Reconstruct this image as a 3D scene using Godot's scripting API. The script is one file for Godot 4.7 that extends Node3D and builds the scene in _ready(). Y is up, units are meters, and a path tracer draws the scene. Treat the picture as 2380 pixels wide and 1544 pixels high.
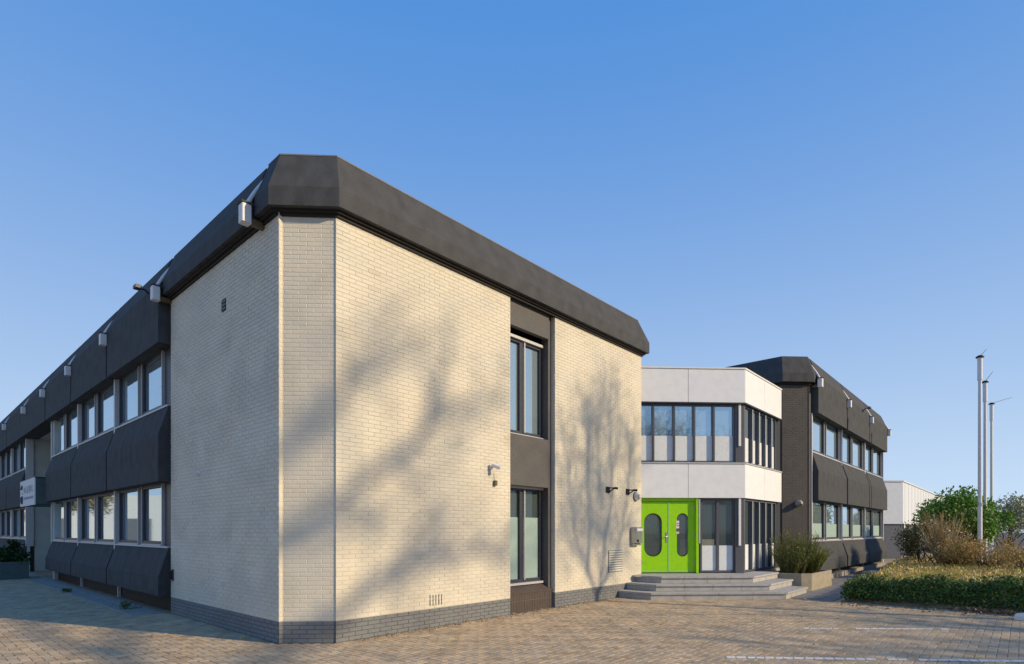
extends Node3D

# ---------------------------------------------------------------- mesh builder
class MB:
	var v := PackedVector3Array()
	var n := PackedVector3Array()
	var c := PackedColorArray()
	var i := PackedInt32Array()
	var col := Color(1, 1, 1)
	var use_col := false

	func quad(a: Vector3, b: Vector3, d: Vector3, e: Vector3) -> void:  # counter-clockwise seen from outside
		var nn := (b - a).cross(e - a)
		if nn.length_squared() < 1e-14:
			nn = (d - b).cross(e - b)
		nn = nn.normalized()
		var k := v.size()
		v.append_array([a, b, d, e])
		n.append_array([nn, nn, nn, nn])
		if use_col:
			c.append_array([col, col, col, col])
		i.append_array([k, k + 2, k + 1, k, k + 3, k + 2])

	func tri(a: Vector3, b: Vector3, d: Vector3) -> void:
		var nn := (b - a).cross(d - a).normalized()
		var k := v.size()
		v.append_array([a, b, d])
		n.append_array([nn, nn, nn])
		if use_col:
			c.append_array([col, col, col])
		i.append_array([k, k + 2, k + 1])

	func box(p: Vector3, q: Vector3) -> void:
		var a := Vector3(minf(p.x, q.x), minf(p.y, q.y), minf(p.z, q.z))
		var b := Vector3(maxf(p.x, q.x), maxf(p.y, q.y), maxf(p.z, q.z))
		quad(Vector3(a.x, a.y, b.z), Vector3(b.x, a.y, b.z), Vector3(b.x, b.y, b.z), Vector3(a.x, b.y, b.z))
		quad(Vector3(b.x, a.y, a.z), Vector3(a.x, a.y, a.z), Vector3(a.x, b.y, a.z), Vector3(b.x, b.y, a.z))
		quad(Vector3(b.x, a.y, b.z), Vector3(b.x, a.y, a.z), Vector3(b.x, b.y, a.z), Vector3(b.x, b.y, b.z))
		quad(Vector3(a.x, a.y, a.z), Vector3(a.x, a.y, b.z), Vector3(a.x, b.y, b.z), Vector3(a.x, b.y, a.z))
		quad(Vector3(a.x, b.y, b.z), Vector3(b.x, b.y, b.z), Vector3(b.x, b.y, a.z), Vector3(a.x, b.y, a.z))
		quad(Vector3(a.x, a.y, a.z), Vector3(b.x, a.y, a.z), Vector3(b.x, a.y, b.z), Vector3(a.x, a.y, b.z))

	# box whose vertical and front edges are chamfered by e (front is +z)
	func bevel_box(p: Vector3, q: Vector3, e: float) -> void:
		var poly := [Vector2(p.x, p.z), Vector2(q.x, p.z), Vector2(q.x, q.z), Vector2(p.x, q.z)]
		var lo: Array = []
		for w in [Vector2(p.x + e, p.z), Vector2(q.x - e, p.z), Vector2(q.x, p.z + e), Vector2(q.x, q.z - e), Vector2(q.x - e, q.z), Vector2(p.x + e, q.z), Vector2(p.x, q.z - e), Vector2(p.x, p.z + e)]:
			lo.append(w)
		prism(lo, p.y, q.y - e)
		var mid := (Vector2(p.x, p.z) + Vector2(q.x, q.z)) / 2.0
		var hi: Array = []
		var size := Vector2(absf(q.x - p.x), absf(q.z - p.z))
		for w in lo:
			var d: Vector2 = w - mid
			hi.append(mid + Vector2(d.x * (1.0 - 2.0 * e / size.x), d.y * (1.0 - 2.0 * e / size.y)))
		loft(lo, q.y - e, hi, q.y)
		cap(hi, q.y, true)

	func area(poly: Array) -> float:
		var s := 0.0
		for k in poly.size():
			var a: Vector2 = poly[k]
			var b: Vector2 = poly[(k + 1) % poly.size()]
			s += a.x * b.y - b.x * a.y
		return s

	func loft(lo: Array, y0: float, hi: Array, y1: float) -> void:
		var cw := area(lo) > 0  # in (x, z) with z towards the viewer
		for k in lo.size():
			var k2 := (k + 1) % lo.size()
			var a := Vector3(lo[k].x, y0, lo[k].y)
			var b := Vector3(lo[k2].x, y0, lo[k2].y)
			var a1 := Vector3(hi[k].x, y1, hi[k].y)
			var b1 := Vector3(hi[k2].x, y1, hi[k2].y)
			if cw:
				quad(b, a, a1, b1)
			else:
				quad(a, b, b1, a1)

	func cap(poly: Array, y: float, up: bool) -> void:
		var pts := PackedVector2Array()
		for w in poly:
			pts.append(w)
		var t := Geometry2D.triangulate_polygon(pts)
		for k in range(0, t.size(), 3):
			var a := pts[t[k]]
			var b := pts[t[k + 1]]
			var d := pts[t[k + 2]]
			var ccw := (b - a).cross(d - a) < 0  # normal up when seen from +y, z down the page
			if ccw == up:
				tri(Vector3(a.x, y, a.y), Vector3(b.x, y, b.y), Vector3(d.x, y, d.y))
			else:
				tri(Vector3(a.x, y, a.y), Vector3(d.x, y, d.y), Vector3(b.x, y, b.y))

	func prism(poly: Array, y0: float, y1: float) -> void:
		loft(poly, y0, poly, y1)
		cap(poly, y1, true)
		cap(poly, y0, false)

	# profile of (outward, height) points, closed, swept along a path of (x, z) points with mitres; outward is (-dz, dx)
	func sweep(path: Array, prof: Array) -> void:
		var m: Array = []
		for k in path.size():
			var d0: Vector2 = (path[k] - path[k - 1]).normalized() if k > 0 else (path[1] - path[0]).normalized()
			var d1: Vector2 = (path[k + 1] - path[k]).normalized() if k < path.size() - 1 else d0
			var n0 := Vector2(-d0.y, d0.x)
			var n1 := Vector2(-d1.y, d1.x)
			var b := (n0 + n1).normalized()
			m.append(b / maxf(0.3, b.dot(n0)))
		var rings: Array = []
		for k in path.size():
			var r: Array = []
			for p in prof:
				var w: Vector2 = path[k] + m[k] * p.x
				r.append(Vector3(w.x, p.y, w.y))
			rings.append(r)
		# profile orientation: counter-clockwise in (outward, height) gives faces outward
		var s := 0.0
		for k in prof.size():
			var a: Vector2 = prof[k]
			var b: Vector2 = prof[(k + 1) % prof.size()]
			s += a.x * b.y - b.x * a.y
		for k in path.size() - 1:
			for j in prof.size():
				var j2 := (j + 1) % prof.size()
				if s > 0:
					quad(rings[k][j], rings[k + 1][j], rings[k + 1][j2], rings[k][j2])
				else:
					quad(rings[k][j2], rings[k + 1][j2], rings[k + 1][j], rings[k][j])
		var pts := PackedVector2Array(prof)
		var t := Geometry2D.triangulate_polygon(pts)
		for e in [0, path.size() - 1]:
			var dir: Vector2 = (path[1] - path[0]) if e == 0 else (path[-2] - path[-1])
			var out := Vector3(-dir.x, 0, -dir.y)
			for k in range(0, t.size(), 3):
				var a: Vector3 = rings[e][t[k]]
				var b: Vector3 = rings[e][t[k + 1]]
				var d: Vector3 = rings[e][t[k + 2]]
				if (b - a).cross(d - a).dot(out) > 0:
					tri(a, b, d)
				else:
					tri(a, d, b)

	func tube(pts: Array, rad: Array, sides := 6, closed := true) -> void:
		var rings: Array = []
		var up := Vector3(0.13, 0.98, 0.21)
		for k in pts.size():
			var d: Vector3 = (pts[mini(k + 1, pts.size() - 1)] - pts[maxi(k - 1, 0)]).normalized()
			var a := d.cross(up)
			if a.length() < 0.15:
				a = d.cross(Vector3(1, 0, 0.2))
			a = a.normalized()
			var b := d.cross(a).normalized()
			var r: Array = []
			for j in sides:
				var w := TAU * j / sides
				r.append(a * cos(w) + b * sin(w))
			rings.append(r)
		var k0 := v.size()
		for k in pts.size():
			for j in sides:
				v.append(pts[k] + rings[k][j] * rad[k])
				n.append(rings[k][j])
				if use_col:
					c.append(col)
		for k in pts.size() - 1:
			for j in sides:
				var a := k0 + k * sides + j
				var b := k0 + k * sides + (j + 1) % sides
				i.append_array([a, a + sides, b, b, a + sides, b + sides])
		if closed:
			for e in [0, pts.size() - 1]:
				var d: Vector3 = (pts[0] - pts[1]).normalized() if e == 0 else (pts[-1] - pts[-2]).normalized()
				var k := v.size()
				for j in sides:
					v.append(pts[e] + rings[e][j] * rad[e])
					n.append(d)
					if use_col:
						c.append(col)
				for j in range(1, sides - 1):
					i.append_array([k, k + j, k + j + 1] if e == 0 else [k, k + j + 1, k + j])

	func leaf(p: Vector3, d: Vector3, side: Vector3, l: float, w: float) -> void:
		var nn := d.cross(side).normalized()
		var a := p
		var b := p + d * l * 0.5 + side * w * 0.5 + nn * l * 0.06
		var e := p + d * l
		var f := p + d * l * 0.5 - side * w * 0.5 + nn * l * 0.06
		tri(a, b, e)
		tri(a, e, f)

	func mesh() -> ArrayMesh:
		var arr := []
		arr.resize(Mesh.ARRAY_MAX)
		arr[Mesh.ARRAY_VERTEX] = v
		arr[Mesh.ARRAY_NORMAL] = n
		if use_col:
			arr[Mesh.ARRAY_COLOR] = c
		arr[Mesh.ARRAY_INDEX] = i
		var m := ArrayMesh.new()
		m.add_surface_from_arrays(Mesh.PRIMITIVE_TRIANGLES, arr)
		return m

# ---------------------------------------------------------------- places
const EYE := 1.6
const FOC := 1315.85          # focal length in the units of a picture 2380 wide
const TURN := 0.83559         # the buildings' axes: local x runs along the sunny facade
const DR := Vector2(0.67075, 0.74168)   # sunny facade's direction (right, away)
const DL := Vector2(-0.74168, 0.67075)  # shaded facade's direction (right, away)
const CORNER := Vector2(-2.9047, 7.6608)
const CUT := 0.605            # the corner is cut off by this much along each facade
const WALL_TOP := 6.17
const ROOF := 7.0
const SUN_GO := Vector2(-0.930, 0.367)   # how sunlight travels over the ground (right, away)
const SUN_UP := 0.48          # tangent of the sun's height

var rng := RandomNumberGenerator.new()
var M := {}
var used := {}

func at(w: Vector2, y := 0.0) -> Vector3:
	return Vector3(w.x, y, -w.y)

func numbered(called: String) -> String:
	if not used.has(called):
		used[called] = 0
		return called
	used[called] += 1
	return "%s_%03d" % [called, used[called]]

func thing(called: String, label: String, category: String, where := Vector3.ZERO, turn := 0.0, group := "") -> Node3D:
	var o := Node3D.new()
	o.name = numbered(called)
	add_child(o)
	o.position = where
	o.rotation.y = turn
	o.set_meta("label", label)
	o.set_meta("category", category)
	if group:
		o.set_meta("group", group)
	return o

func obj(called: String, mb: MB, mat: Material, parent: Node) -> MeshInstance3D:
	return put(called, mb.mesh(), mat, parent)

func put(called: String, mesh: Mesh, mat: Material, parent: Node) -> MeshInstance3D:
	var o := MeshInstance3D.new()
	o.name = called
	o.mesh = mesh
	o.material_override = mat
	parent.add_child(o, true)
	return o

func struct(called: String, mb: MB, mat: Material) -> MeshInstance3D:
	var o := obj(called, mb, mat, self)
	o.set_meta("kind", "structure")
	return o

func group_node(called: String, parent: Node, pos := Vector3.ZERO, turn := 0.0) -> Node3D:
	var o := Node3D.new()
	o.name = called
	parent.add_child(o, true)
	o.position = pos
	o.rotation.y = turn
	return o

# ---------------------------------------------------------------- materials
var grain_tex: Texture2D
var patch_tex: Texture2D
var streak_tex: Texture2D
var bump_tex: Texture2D
var faint_tex: Texture2D
var stain_tex: Texture2D
var rough_tex: Texture2D

func noise_tex(freq: float, lo: float, hi: float, size: int, oct: int, seed_: int, tint := 0.0, stretch := 1.0) -> ImageTexture:
	var f := FastNoiseLite.new()
	f.noise_type = FastNoiseLite.TYPE_SIMPLEX_SMOOTH
	f.frequency = freq
	f.fractal_octaves = oct
	f.seed = seed_
	var w := size
	var h := int(size / stretch)
	var a := f.get_seamless_image(w, h)
	f.seed = seed_ + 9
	var b := f.get_seamless_image(w, h)
	var im := Image.create(size, size, false, Image.FORMAT_RGB8)
	for y in size:
		for x in size:
			var k := a.get_pixel(x, int(y / stretch) % h).r
			var t := (b.get_pixel(x, int(y / stretch) % h).r - 0.5) * tint
			var g := lo + (hi - lo) * k
			im.set_pixel(x, y, Color(clampf(g + t, 0, 1), clampf(g, 0, 1), clampf(g - t, 0, 1)).linear_to_srgb())
	return ImageTexture.create_from_image(im)

func mat(called: String, r: float, g: float, b: float, rough: float, opt := {}) -> StandardMaterial3D:
	var m := StandardMaterial3D.new()
	m.resource_name = called
	m.albedo_color = Color(r, g, b).linear_to_srgb()
	m.roughness = rough
	m.metallic = opt.get("metal", 0.0)
	m.metallic_specular = opt.get("spec", 0.35)
	if opt.has("grain"):
		m.albedo_texture = opt.get("tex", grain_tex)
		m.uv1_triplanar = true
		m.uv1_world_triplanar = true
		m.uv1_scale = Vector3.ONE / float(opt.grain)
	if opt.has("patch"):
		m.detail_enabled = true
		m.detail_albedo = opt.get("patch_tex", patch_tex)
		m.detail_blend_mode = BaseMaterial3D.BLEND_MODE_MUL
		m.detail_uv_layer = BaseMaterial3D.DETAIL_UV_2
		m.uv2_triplanar = true
		m.uv2_world_triplanar = true
		var ps: float = opt.patch
		m.uv2_scale = Vector3(1.0 / ps, 1.0 / (ps * float(opt.get("tall", 1.0))), 1.0 / ps)
	if opt.has("bump"):
		m.heightmap_enabled = true
		m.heightmap_texture = bump_tex
		m.heightmap_scale = opt.bump
	if opt.get("vcol", false):
		m.vertex_color_use_as_albedo = true
	M[called] = m
	return m

func make_materials() -> void:
	grain_tex = noise_tex(0.05, 0.74, 1.1, 256, 4, 3, 0.05)
	patch_tex = noise_tex(0.012, 0.80, 1.10, 256, 4, 21, 0.07)
	streak_tex = noise_tex(0.03, 0.6, 1.15, 256, 5, 41, 0.05)
	stain_tex = noise_tex(0.02, 0.66, 1.18, 256, 5, 91, 0.05)
	rough_tex = noise_tex(0.11, 0.55, 1.30, 256, 4, 111, 0.03)
	faint_tex = noise_tex(0.03, 0.93, 1.05, 256, 3, 77, 0.02)
	bump_tex = noise_tex(0.08, 0.0, 1.0, 256, 4, 63)
	mat("cream", 0.695, 0.645, 0.53, 0.75, {"tex": faint_tex, "grain": 0.35, "patch": 3.1, "bump": 0.25})
	mat("cream_brick", 0.695, 0.645, 0.53, 0.75, {"tex": faint_tex, "grain": 0.35, "patch": 3.1, "bump": 0.25, "vcol": true})
	mat("plinth", 0.215, 0.225, 0.235, 0.7, {"grain": 0.3, "patch": 1.7, "bump": 0.25})
	mat("mortar", 0.67, 0.61, 0.505, 0.9, {"tex": faint_tex, "grain": 0.4, "patch": 3.1})
	mat("dark_mortar", 0.13, 0.125, 0.12, 0.9, {"grain": 0.4})
	mat("concrete_dark", 0.084, 0.087, 0.092, 0.88, {"tex": rough_tex, "grain": 0.55, "patch": 2.3, "patch_tex": streak_tex, "tall": 1.6, "bump": 0.3})
	mat("concrete_panel", 0.081, 0.084, 0.089, 0.88, {"tex": rough_tex, "grain": 0.55, "patch": 1.9, "patch_tex": streak_tex, "tall": 2.0, "bump": 0.4})
	mat("trim_dark", 0.03, 0.026, 0.022, 0.7, {"grain": 0.5})
	mat("brown_brick", 0.108, 0.098, 0.094, 0.8, {"grain": 0.3, "patch": 1.1, "bump": 0.3})
	mat("sill_brick", 0.10, 0.078, 0.07, 0.7, {"grain": 0.3, "patch": 0.7, "bump": 0.2})
	mat("panel_smooth", 0.115, 0.11, 0.108, 0.6, {"grain": 0.6, "patch": 1.5})
	mat("alu", 0.55, 0.55, 0.56, 0.45, {"metal": 0.2, "grain": 0.6})
	mat("frame_dark", 0.055, 0.06, 0.075, 0.4, {"grain": 0.6})
	mat("frame_grey", 0.105, 0.11, 0.13, 0.4, {"grain": 0.6})
	mat("white_metal", 0.78, 0.77, 0.75, 0.5, {"tex": faint_tex, "patch_tex": faint_tex, "grain": 0.9, "patch": 1.3})
	mat("white_panel", 0.79, 0.805, 0.83, 0.45, {"tex": faint_tex, "grain": 2.6})
	mat("render_light", 0.52, 0.54, 0.50, 0.8, {"grain": 0.5, "patch": 2.0})
	mat("inside", 0.13, 0.14, 0.14, 0.9, {"grain": 0.8, "patch": 1.2})
	mat("inside_light", 0.34, 0.33, 0.28, 0.9, {"grain": 0.8, "patch": 1.5})
	mat("curtain", 0.13, 0.21, 0.23, 0.9, {"grain": 0.4})
	mat("roofing", 0.10, 0.10, 0.10, 0.9, {"grain": 0.7, "patch": 2.0})
	mat("film", 0.73, 0.76, 0.775, 0.55, {"tex": faint_tex, "patch_tex": faint_tex, "grain": 0.8, "patch": 1.3})
	mat("film_mint", 0.34, 0.46, 0.43, 0.5, {"tex": faint_tex, "patch_tex": faint_tex, "grain": 0.8, "patch": 1.1})
	mat("green_door", 0.31, 0.67, 0.004, 0.30, {"tex": faint_tex, "patch_tex": faint_tex, "spec": 0.45, "grain": 0.9, "patch": 1.5})
	mat("green_edge", 0.30, 0.62, 0.20, 0.4, {})
	mat("rubber", 0.012, 0.014, 0.012, 0.5, {})
	mat("steel", 0.55, 0.54, 0.52, 0.32, {"metal": 0.75, "grain": 0.5})
	mat("black_metal", 0.02, 0.018, 0.016, 0.5, {})
	mat("brown_plastic", 0.14, 0.105, 0.06, 0.5, {})
	mat("step_stone", 0.46, 0.45, 0.44, 0.75, {"grain": 0.3, "patch": 0.9, "bump": 0.25})
	mat("planter_concrete", 0.40, 0.355, 0.27, 0.85, {"grain": 0.35, "patch": 0.8, "bump": 0.4})
	mat("planter_green", 0.10, 0.15, 0.145, 0.6, {"grain": 0.5, "patch": 1.0})
	mat("soil", 0.06, 0.045, 0.032, 1.0, {"grain": 0.25, "bump": 1.0})
	mat("dry_soil", 0.27, 0.20, 0.11, 1.0, {"grain": 0.25, "patch": 1.3, "bump": 1.0})
	mat("bedding", 0.38, 0.29, 0.19, 0.95, {"grain": 0.4, "patch": 2.4, "bump": 0.5})
	mat("asphalt", 0.11, 0.105, 0.10, 0.9, {"grain": 0.5, "patch": 5.0, "bump": 0.3})
	mat("path_tile", 0.25, 0.235, 0.225, 0.85, {"grain": 0.35, "patch": 1.3, "bump": 0.3})
	mat("kerb_stone", 0.36, 0.34, 0.31, 0.85, {"grain": 0.35, "patch": 1.0, "bump": 0.3})
	mat("paint_white", 0.80, 0.79, 0.74, 0.7, {"grain": 0.2, "patch": 0.6})
	mat("paver", 1.0, 1.0, 1.0, 0.85, {"grain": 0.3, "patch": 2.7, "patch_tex": stain_tex, "bump": 0.35, "vcol": true})
	mat("grass", 0.12, 0.13, 0.045, 1.0, {"grain": 0.6, "patch": 3.0, "bump": 1.0})
	mat("bark", 0.10, 0.08, 0.06, 0.9, {"grain": 0.3, "bump": 0.6})
	mat("twig", 1.0, 1.0, 1.0, 0.8, {"vcol": true})
	mat("neighbour_white", 0.64, 0.68, 0.73, 0.7, {"tex": faint_tex, "patch_tex": faint_tex, "grain": 1.2, "patch": 3.0})
	mat("neighbour_grey", 0.12, 0.13, 0.155, 0.7, {"tex": faint_tex, "patch_tex": faint_tex, "grain": 1.2, "patch": 3.0})
	mat("sign_white", 0.72, 0.72, 0.74, 0.5, {"grain": 0.9})
	mat("ink", 0.10, 0.10, 0.13, 0.6, {})
	mat("ink_grey", 0.32, 0.33, 0.40, 0.6, {})
	mat("sticker", 0.70, 0.50, 0.55, 0.6, {})
	var leafm := mat("leaf", 1, 1, 1, 0.45, {"vcol": true, "spec": 0.4})
	leafm.backlight_enabled = true
	leafm.backlight = Color(0.5, 0.55, 0.3)
	var g := StandardMaterial3D.new()
	g.resource_name = "glass"
	g.transparency = BaseMaterial3D.TRANSPARENCY_ALPHA
	g.albedo_color = Color(0.80, 0.90, 0.95, 0.10)
	g.roughness = 0.03
	g.metallic = 0.62
	g.metallic_specular = 0.5
	M.glass = g
	var g3: StandardMaterial3D = g.duplicate()
	g3.resource_name = "glass_coated"
	g3.metallic = 0.74
	M.glass_coated = g3
	var g2: StandardMaterial3D = g.duplicate()
	g2.resource_name = "glass_clear"
	g2.metallic = 0.10
	g2.albedo_color = Color(0.7, 0.8, 0.8, 0.05)
	M.glass_clear = g2

# ---------------------------------------------------------------- start
func _ready() -> void:
	rng.seed = 7
	# camera: level, lens shifted upwards
	var cam := Camera3D.new()
	cam.name = "camera"
	cam.projection = Camera3D.PROJECTION_FRUSTUM
	cam.near = 0.1
	cam.far = 2000.0
	cam.size = 0.1 * 1544.0 / FOC
	cam.frustum_offset = Vector2(0, 0.1 * (1235.0 - 772.0) / FOC)
	cam.position = Vector3(0, EYE, 0)
	add_child(cam)
	cam.current = true
	# sky
	var env := Environment.new()
	var sm := ProceduralSkyMaterial.new()
	sm.sky_top_color = Color8(52, 130, 209)
	sm.sky_horizon_color = Color8(202, 223, 243)
	sm.sky_curve = 0.29
	sm.ground_bottom_color = Color8(120, 110, 100)
	sm.ground_horizon_color = Color8(170, 170, 165)
	sm.sun_angle_max = 22.0
	var sky := Sky.new()
	sky.sky_material = sm
	env.background_mode = Environment.BG_SKY
	env.sky = sky
	env.background_energy_multiplier = 0.52
	env.tonemap_mode = Environment.TONE_MAPPER_LINEAR
	env.tonemap_exposure = 2.05
	env.sdfgi_enabled = true
	env.ssao_enabled = true
	env.ssil_enabled = true
	var we := WorldEnvironment.new()
	we.name = "environment"
	we.environment = env
	add_child(we)
	# sun: low, from the right
	var sun := DirectionalLight3D.new()
	sun.name = "sun"
	sun.light_energy = 0.71
	sun.light_color = Color(1.0, 0.90, 0.73)
	sun.light_angular_distance = 0.7
	sun.shadow_enabled = true
	add_child(sun)
	sun.look_at_from_position(Vector3.ZERO, Vector3(SUN_GO.x, -SUN_UP, -SUN_GO.y), Vector3.UP)
	make_materials()
	make_ground()
	make_main_building()
	make_link_building()
	make_right_wing()
	make_neighbours()
	make_steps()
	make_wall_fittings()
	make_planters()
	make_garden()
	make_flagpoles()
	make_trees()
	make_small_things()

# ---------------------------------------------------------------- ground
func inside_buildings(w: Vector2) -> bool:
	var d := w - CORNER
	var s := d.dot(DR)
	var t := d.dot(DL)
	return s > 0.02 and t > 0.02 and s + t > CUT + 0.03

func bed_side(w: Vector2) -> bool:  # in the planted bed behind the hedge
	var d := w - BED
	return d.dot(Vector2(0.8, -0.6)) > 0.0 and d.dot(DR) > 0.0

const BED := Vector2(7.50, 12.86)
const BED_EDGE := Vector2(0.60, 0.80)   # the bed's border along the path

func make_ground() -> void:
	var g := MB.new()
	g.quad(Vector3(-500, -0.03, 300), Vector3(500, -0.03, 300), Vector3(500, -0.03, -700), Vector3(-500, -0.03, -700))
	struct("ground", g, M.asphalt)
	# paved yard: joint bedding with pavers laid in herringbone on it
	var yard := MB.new()
	yard.quad(Vector3(-45, -0.012, 20), Vector3(30, -0.012, 20), Vector3(30, -0.012, -45), Vector3(-45, -0.012, -45))
	var pave := struct("pavement", yard, M.bedding)
	var W := 0.105
	var meshes: Array = []
	for k in 2:
		var b := MB.new()
		b.use_col = true
		var g0 := 0.0025
		var lx := (2.0 if k == 0 else 1.0) * W
		var lz := (1.0 if k == 0 else 2.0) * W
		var lo := [Vector2(g0, g0), Vector2(lx - g0, g0), Vector2(lx - g0, lz - g0), Vector2(g0, lz - g0)]
		var e := 0.007
		var hi := [Vector2(g0 + e, g0 + e), Vector2(lx - g0 - e, g0 + e), Vector2(lx - g0 - e, lz - g0 - e), Vector2(g0 + e, lz - g0 - e)]
		b.loft(lo, -0.02, lo, -0.005)
		b.loft(lo, -0.005, hi, 0.0)
		b.cap(hi, 0.0, true)
		meshes.append(b.mesh())
	var basis := Basis(Vector3.UP, TURN)
	var list: Array = [[], []]
	var n := 330
	for x in range(-n, n):
		for y in range(-n, n):
			var d := posmod(x - y, 4)
			if d != 0 and d != 3:
				continue
			var k := 0 if d == 0 else 1
			# cell (x, y) in the buildings' axes: x along DR, y along -DL
			var c := DR * ((x + (1.0 if k == 0 else 0.5)) * W) - DL * ((y + (0.5 if k == 0 else 1.0)) * W) + Vector2(0.0, 9.0)
			if c.y < 5.6 or c.y > 22.0 or absf(c.x) > c.y * 1.02 + 1.2 or (c.y > 15.5 and c.x > -2.0):
				continue
			if inside_buildings(c) or bed_side(c):
				continue
			var h := -rng.randf() * 0.003
			var p := DR * (x * W) - DL * (y * W) + Vector2(0.0, 9.0)
			var tr := Transform3D(basis * Basis.from_euler(Vector3(rng.randfn() * 0.006, 0, rng.randfn() * 0.006)), Vector3(p.x, h, -p.y))
			var kind := rng.randf()
			var v := 0.88 + rng.randf() * 0.20
			var cc := Color(0.55, 0.425, 0.28)
			if kind < 0.22:
				cc = Color(0.56, 0.415, 0.265)
			elif kind < 0.42:
				cc = Color(0.51, 0.41, 0.29)
			elif kind < 0.52:
				cc = Color(0.61, 0.47, 0.30)
			var dist := c.length()
			list[k].append([dist, tr, Color(cc.r * v, cc.g * v, cc.b * v)])
	# the 300 that show largest are pieces of their own
	var all: Array = []
	for k in 2:
		for a in list[k]:
			if absf(CORNER.x) >= 0 and absf((a[1] as Transform3D).origin.x) < -(a[1] as Transform3D).origin.z * 0.88 and -(a[1] as Transform3D).origin.z > 6.95:
				all.append([a[0], k, a])
	all.sort_custom(func(p, q): return p[0] < q[0])
	var tints: Array = []
	for q in 8:
		var src: Array = all[q * 31][2]
		var base: StandardMaterial3D = M.paver.duplicate()
		base.vertex_color_use_as_albedo = false
		base.resource_name = "paver_tone"
		var tc: Color = src[2]
		base.albedo_color = tc.linear_to_srgb()
		tints.append(base)
	for q in mini(300, all.size()):
		var a: Array = all[q][2]
		var o := put("paver", meshes[all[q][1]], tints[q % 8], pave)
		o.transform = a[1]
		a[0] = -1.0
	for k in 2:
		var rest: Array = list[k].filter(func(a): return a[0] >= 0.0)
		var mm := MultiMesh.new()
		mm.transform_format = MultiMesh.TRANSFORM_3D
		mm.use_colors = true
		mm.mesh = meshes[k]
		mm.instance_count = rest.size()
		for q in rest.size():
			mm.set_instance_transform(q, rest[q][1])
			mm.set_instance_color(q, rest[q][2])
		var mi := MultiMeshInstance3D.new()
		mi.name = "pavers"
		mi.multimesh = mm
		mi.material_override = M.paver
		mi.set_meta("kind", "stuff")
		pave.add_child(mi, true)
	# strip of concrete slabs along the foot of the shaded facade
	var strip := MB.new()
	var corners: Array = []
	for w in [Vector2(-0.64, 5.15), Vector2(-0.03, 5.15), Vector2(-0.03, 31.6), Vector2(-0.64, 31.6)]:
		var p: Vector2 = CORNER + DR * w.x + DL * w.y
		corners.append(at(p, -0.004))
	strip.quad(corners[0], corners[1], corners[2], corners[3])
	var strip_o := struct("footing_strip", strip, M.bedding)
	var slab := MB.new()
	slab.bevel_box(Vector3(0.0, -0.012, -0.585), Vector3(0.28, 0.0, 0.0), 0.005)
	var slab_mesh := slab.mesh()
	for k in 44:
		for x in [-0.62, -0.32]:
			var o := put("slab", slab_mesh, M.kerb_stone, strip_o)
			o.transform = Transform3D(Basis(Vector3.UP, TURN), at(CORNER + DR * x + DL * (5.2 + k * 0.6), 0.007 + rng.randf() * 0.004))
	# grey tiled path between the entrance and the planted bed
	var path := MB.new()
	corners = []
	for w in [Vector2(-1.2, 2.4), Vector2(-1.2, 0.1), Vector2(15.5, 0.1), Vector2(15.5, 2.4)]:
		corners.append(at(BED + DR * w.x + DL * w.y, -0.002))
	path.quad(corners[1], corners[2], corners[3], corners[0])
	var path_o := struct("path", path, M.bedding)
	var tile := MB.new()
	tile.bevel_box(Vector3(0.003, -0.012, -0.297), Vector3(0.297, 0.0, -0.003), 0.004)
	var tile_mesh := tile.mesh()
	for i in range(-4, 52):
		for j in 7:
			var o: Vector2 = BED - DR * 0.12 + DL * (0.16 + j * 0.30) + DR * (i * 0.30 + (0.15 if j % 2 else 0.0))
			if (o - Vector2(8.757, 17.0)).dot(DL) > -0.38 and i > 0:
				continue
			if i < 0 and j < 3 - i:
				continue
			if (o - BED).dot(Vector2(0.8, -0.6)) > 0.0:
				continue
			var t := put("tile", tile_mesh, M.path_tile, path_o)
			t.transform = Transform3D(Basis(Vector3.UP, TURN), at(o, 0.010 + rng.randf() * 0.003))
	# lawn over the road, which the shaded windows mirror
	var lawn := MB.new()
	lawn.quad(Vector3(-90, 0.0, -2), Vector3(-27, 0.0, -8), Vector3(-38, 0.0, -75), Vector3(-110, 0.0, -75))
	struct("lawn", lawn, M.grass)
	# white parking lines
	for ln in [[1688.0, 1530.5, 2395.0, 1540.0, 0.10], [1850.0, 1462.0, 2230.0, 1464.3, 0.08]]:
		var z0: float = FOC * EYE / (ln[1] - 1235.0)
		var z1: float = FOC * EYE / (ln[3] - 1235.0)
		var a := Vector2((ln[0] - 1190.0) / FOC * z0, z0)
		var b := Vector2((ln[2] - 1190.0) / FOC * z1, z1)
		var t := thing("parking_line", "white parking line of painted pavers, the %s of two" % ("longer" if ln[1] > 1500 else "shorter"), "road marking", at(a))
		var d := (b - a).normalized()
		var nn := Vector2(-d.y, d.x)
		var l := a.distance_to(b)
		var x := 0.0
		while x < l - 0.05:
			var w := 0.105 + rng.randf() * 0.03
			var mb := MB.new()
			var poly: Array = []
			var sk := 0.02 + rng.randf() * 0.02
			var j0 := rng.randf() * 0.008
			for q in [Vector2(0.006, j0), Vector2(w - 0.008, j0), Vector2(w - 0.008 + sk, ln[4] - j0), Vector2(0.006 + sk, ln[4] - rng.randf() * 0.012)]:
				var p: Vector2 = d * (x + q.x) + nn * q.y
				poly.append(Vector2(p.x, -p.y))
			mb.prism(poly, 0.0005, 0.005)
			if rng.randf() > (0.05 if ln[1] > 1500 else 0.3):
				obj("dash", mb, M.paint_white, t)
			x += w

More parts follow.
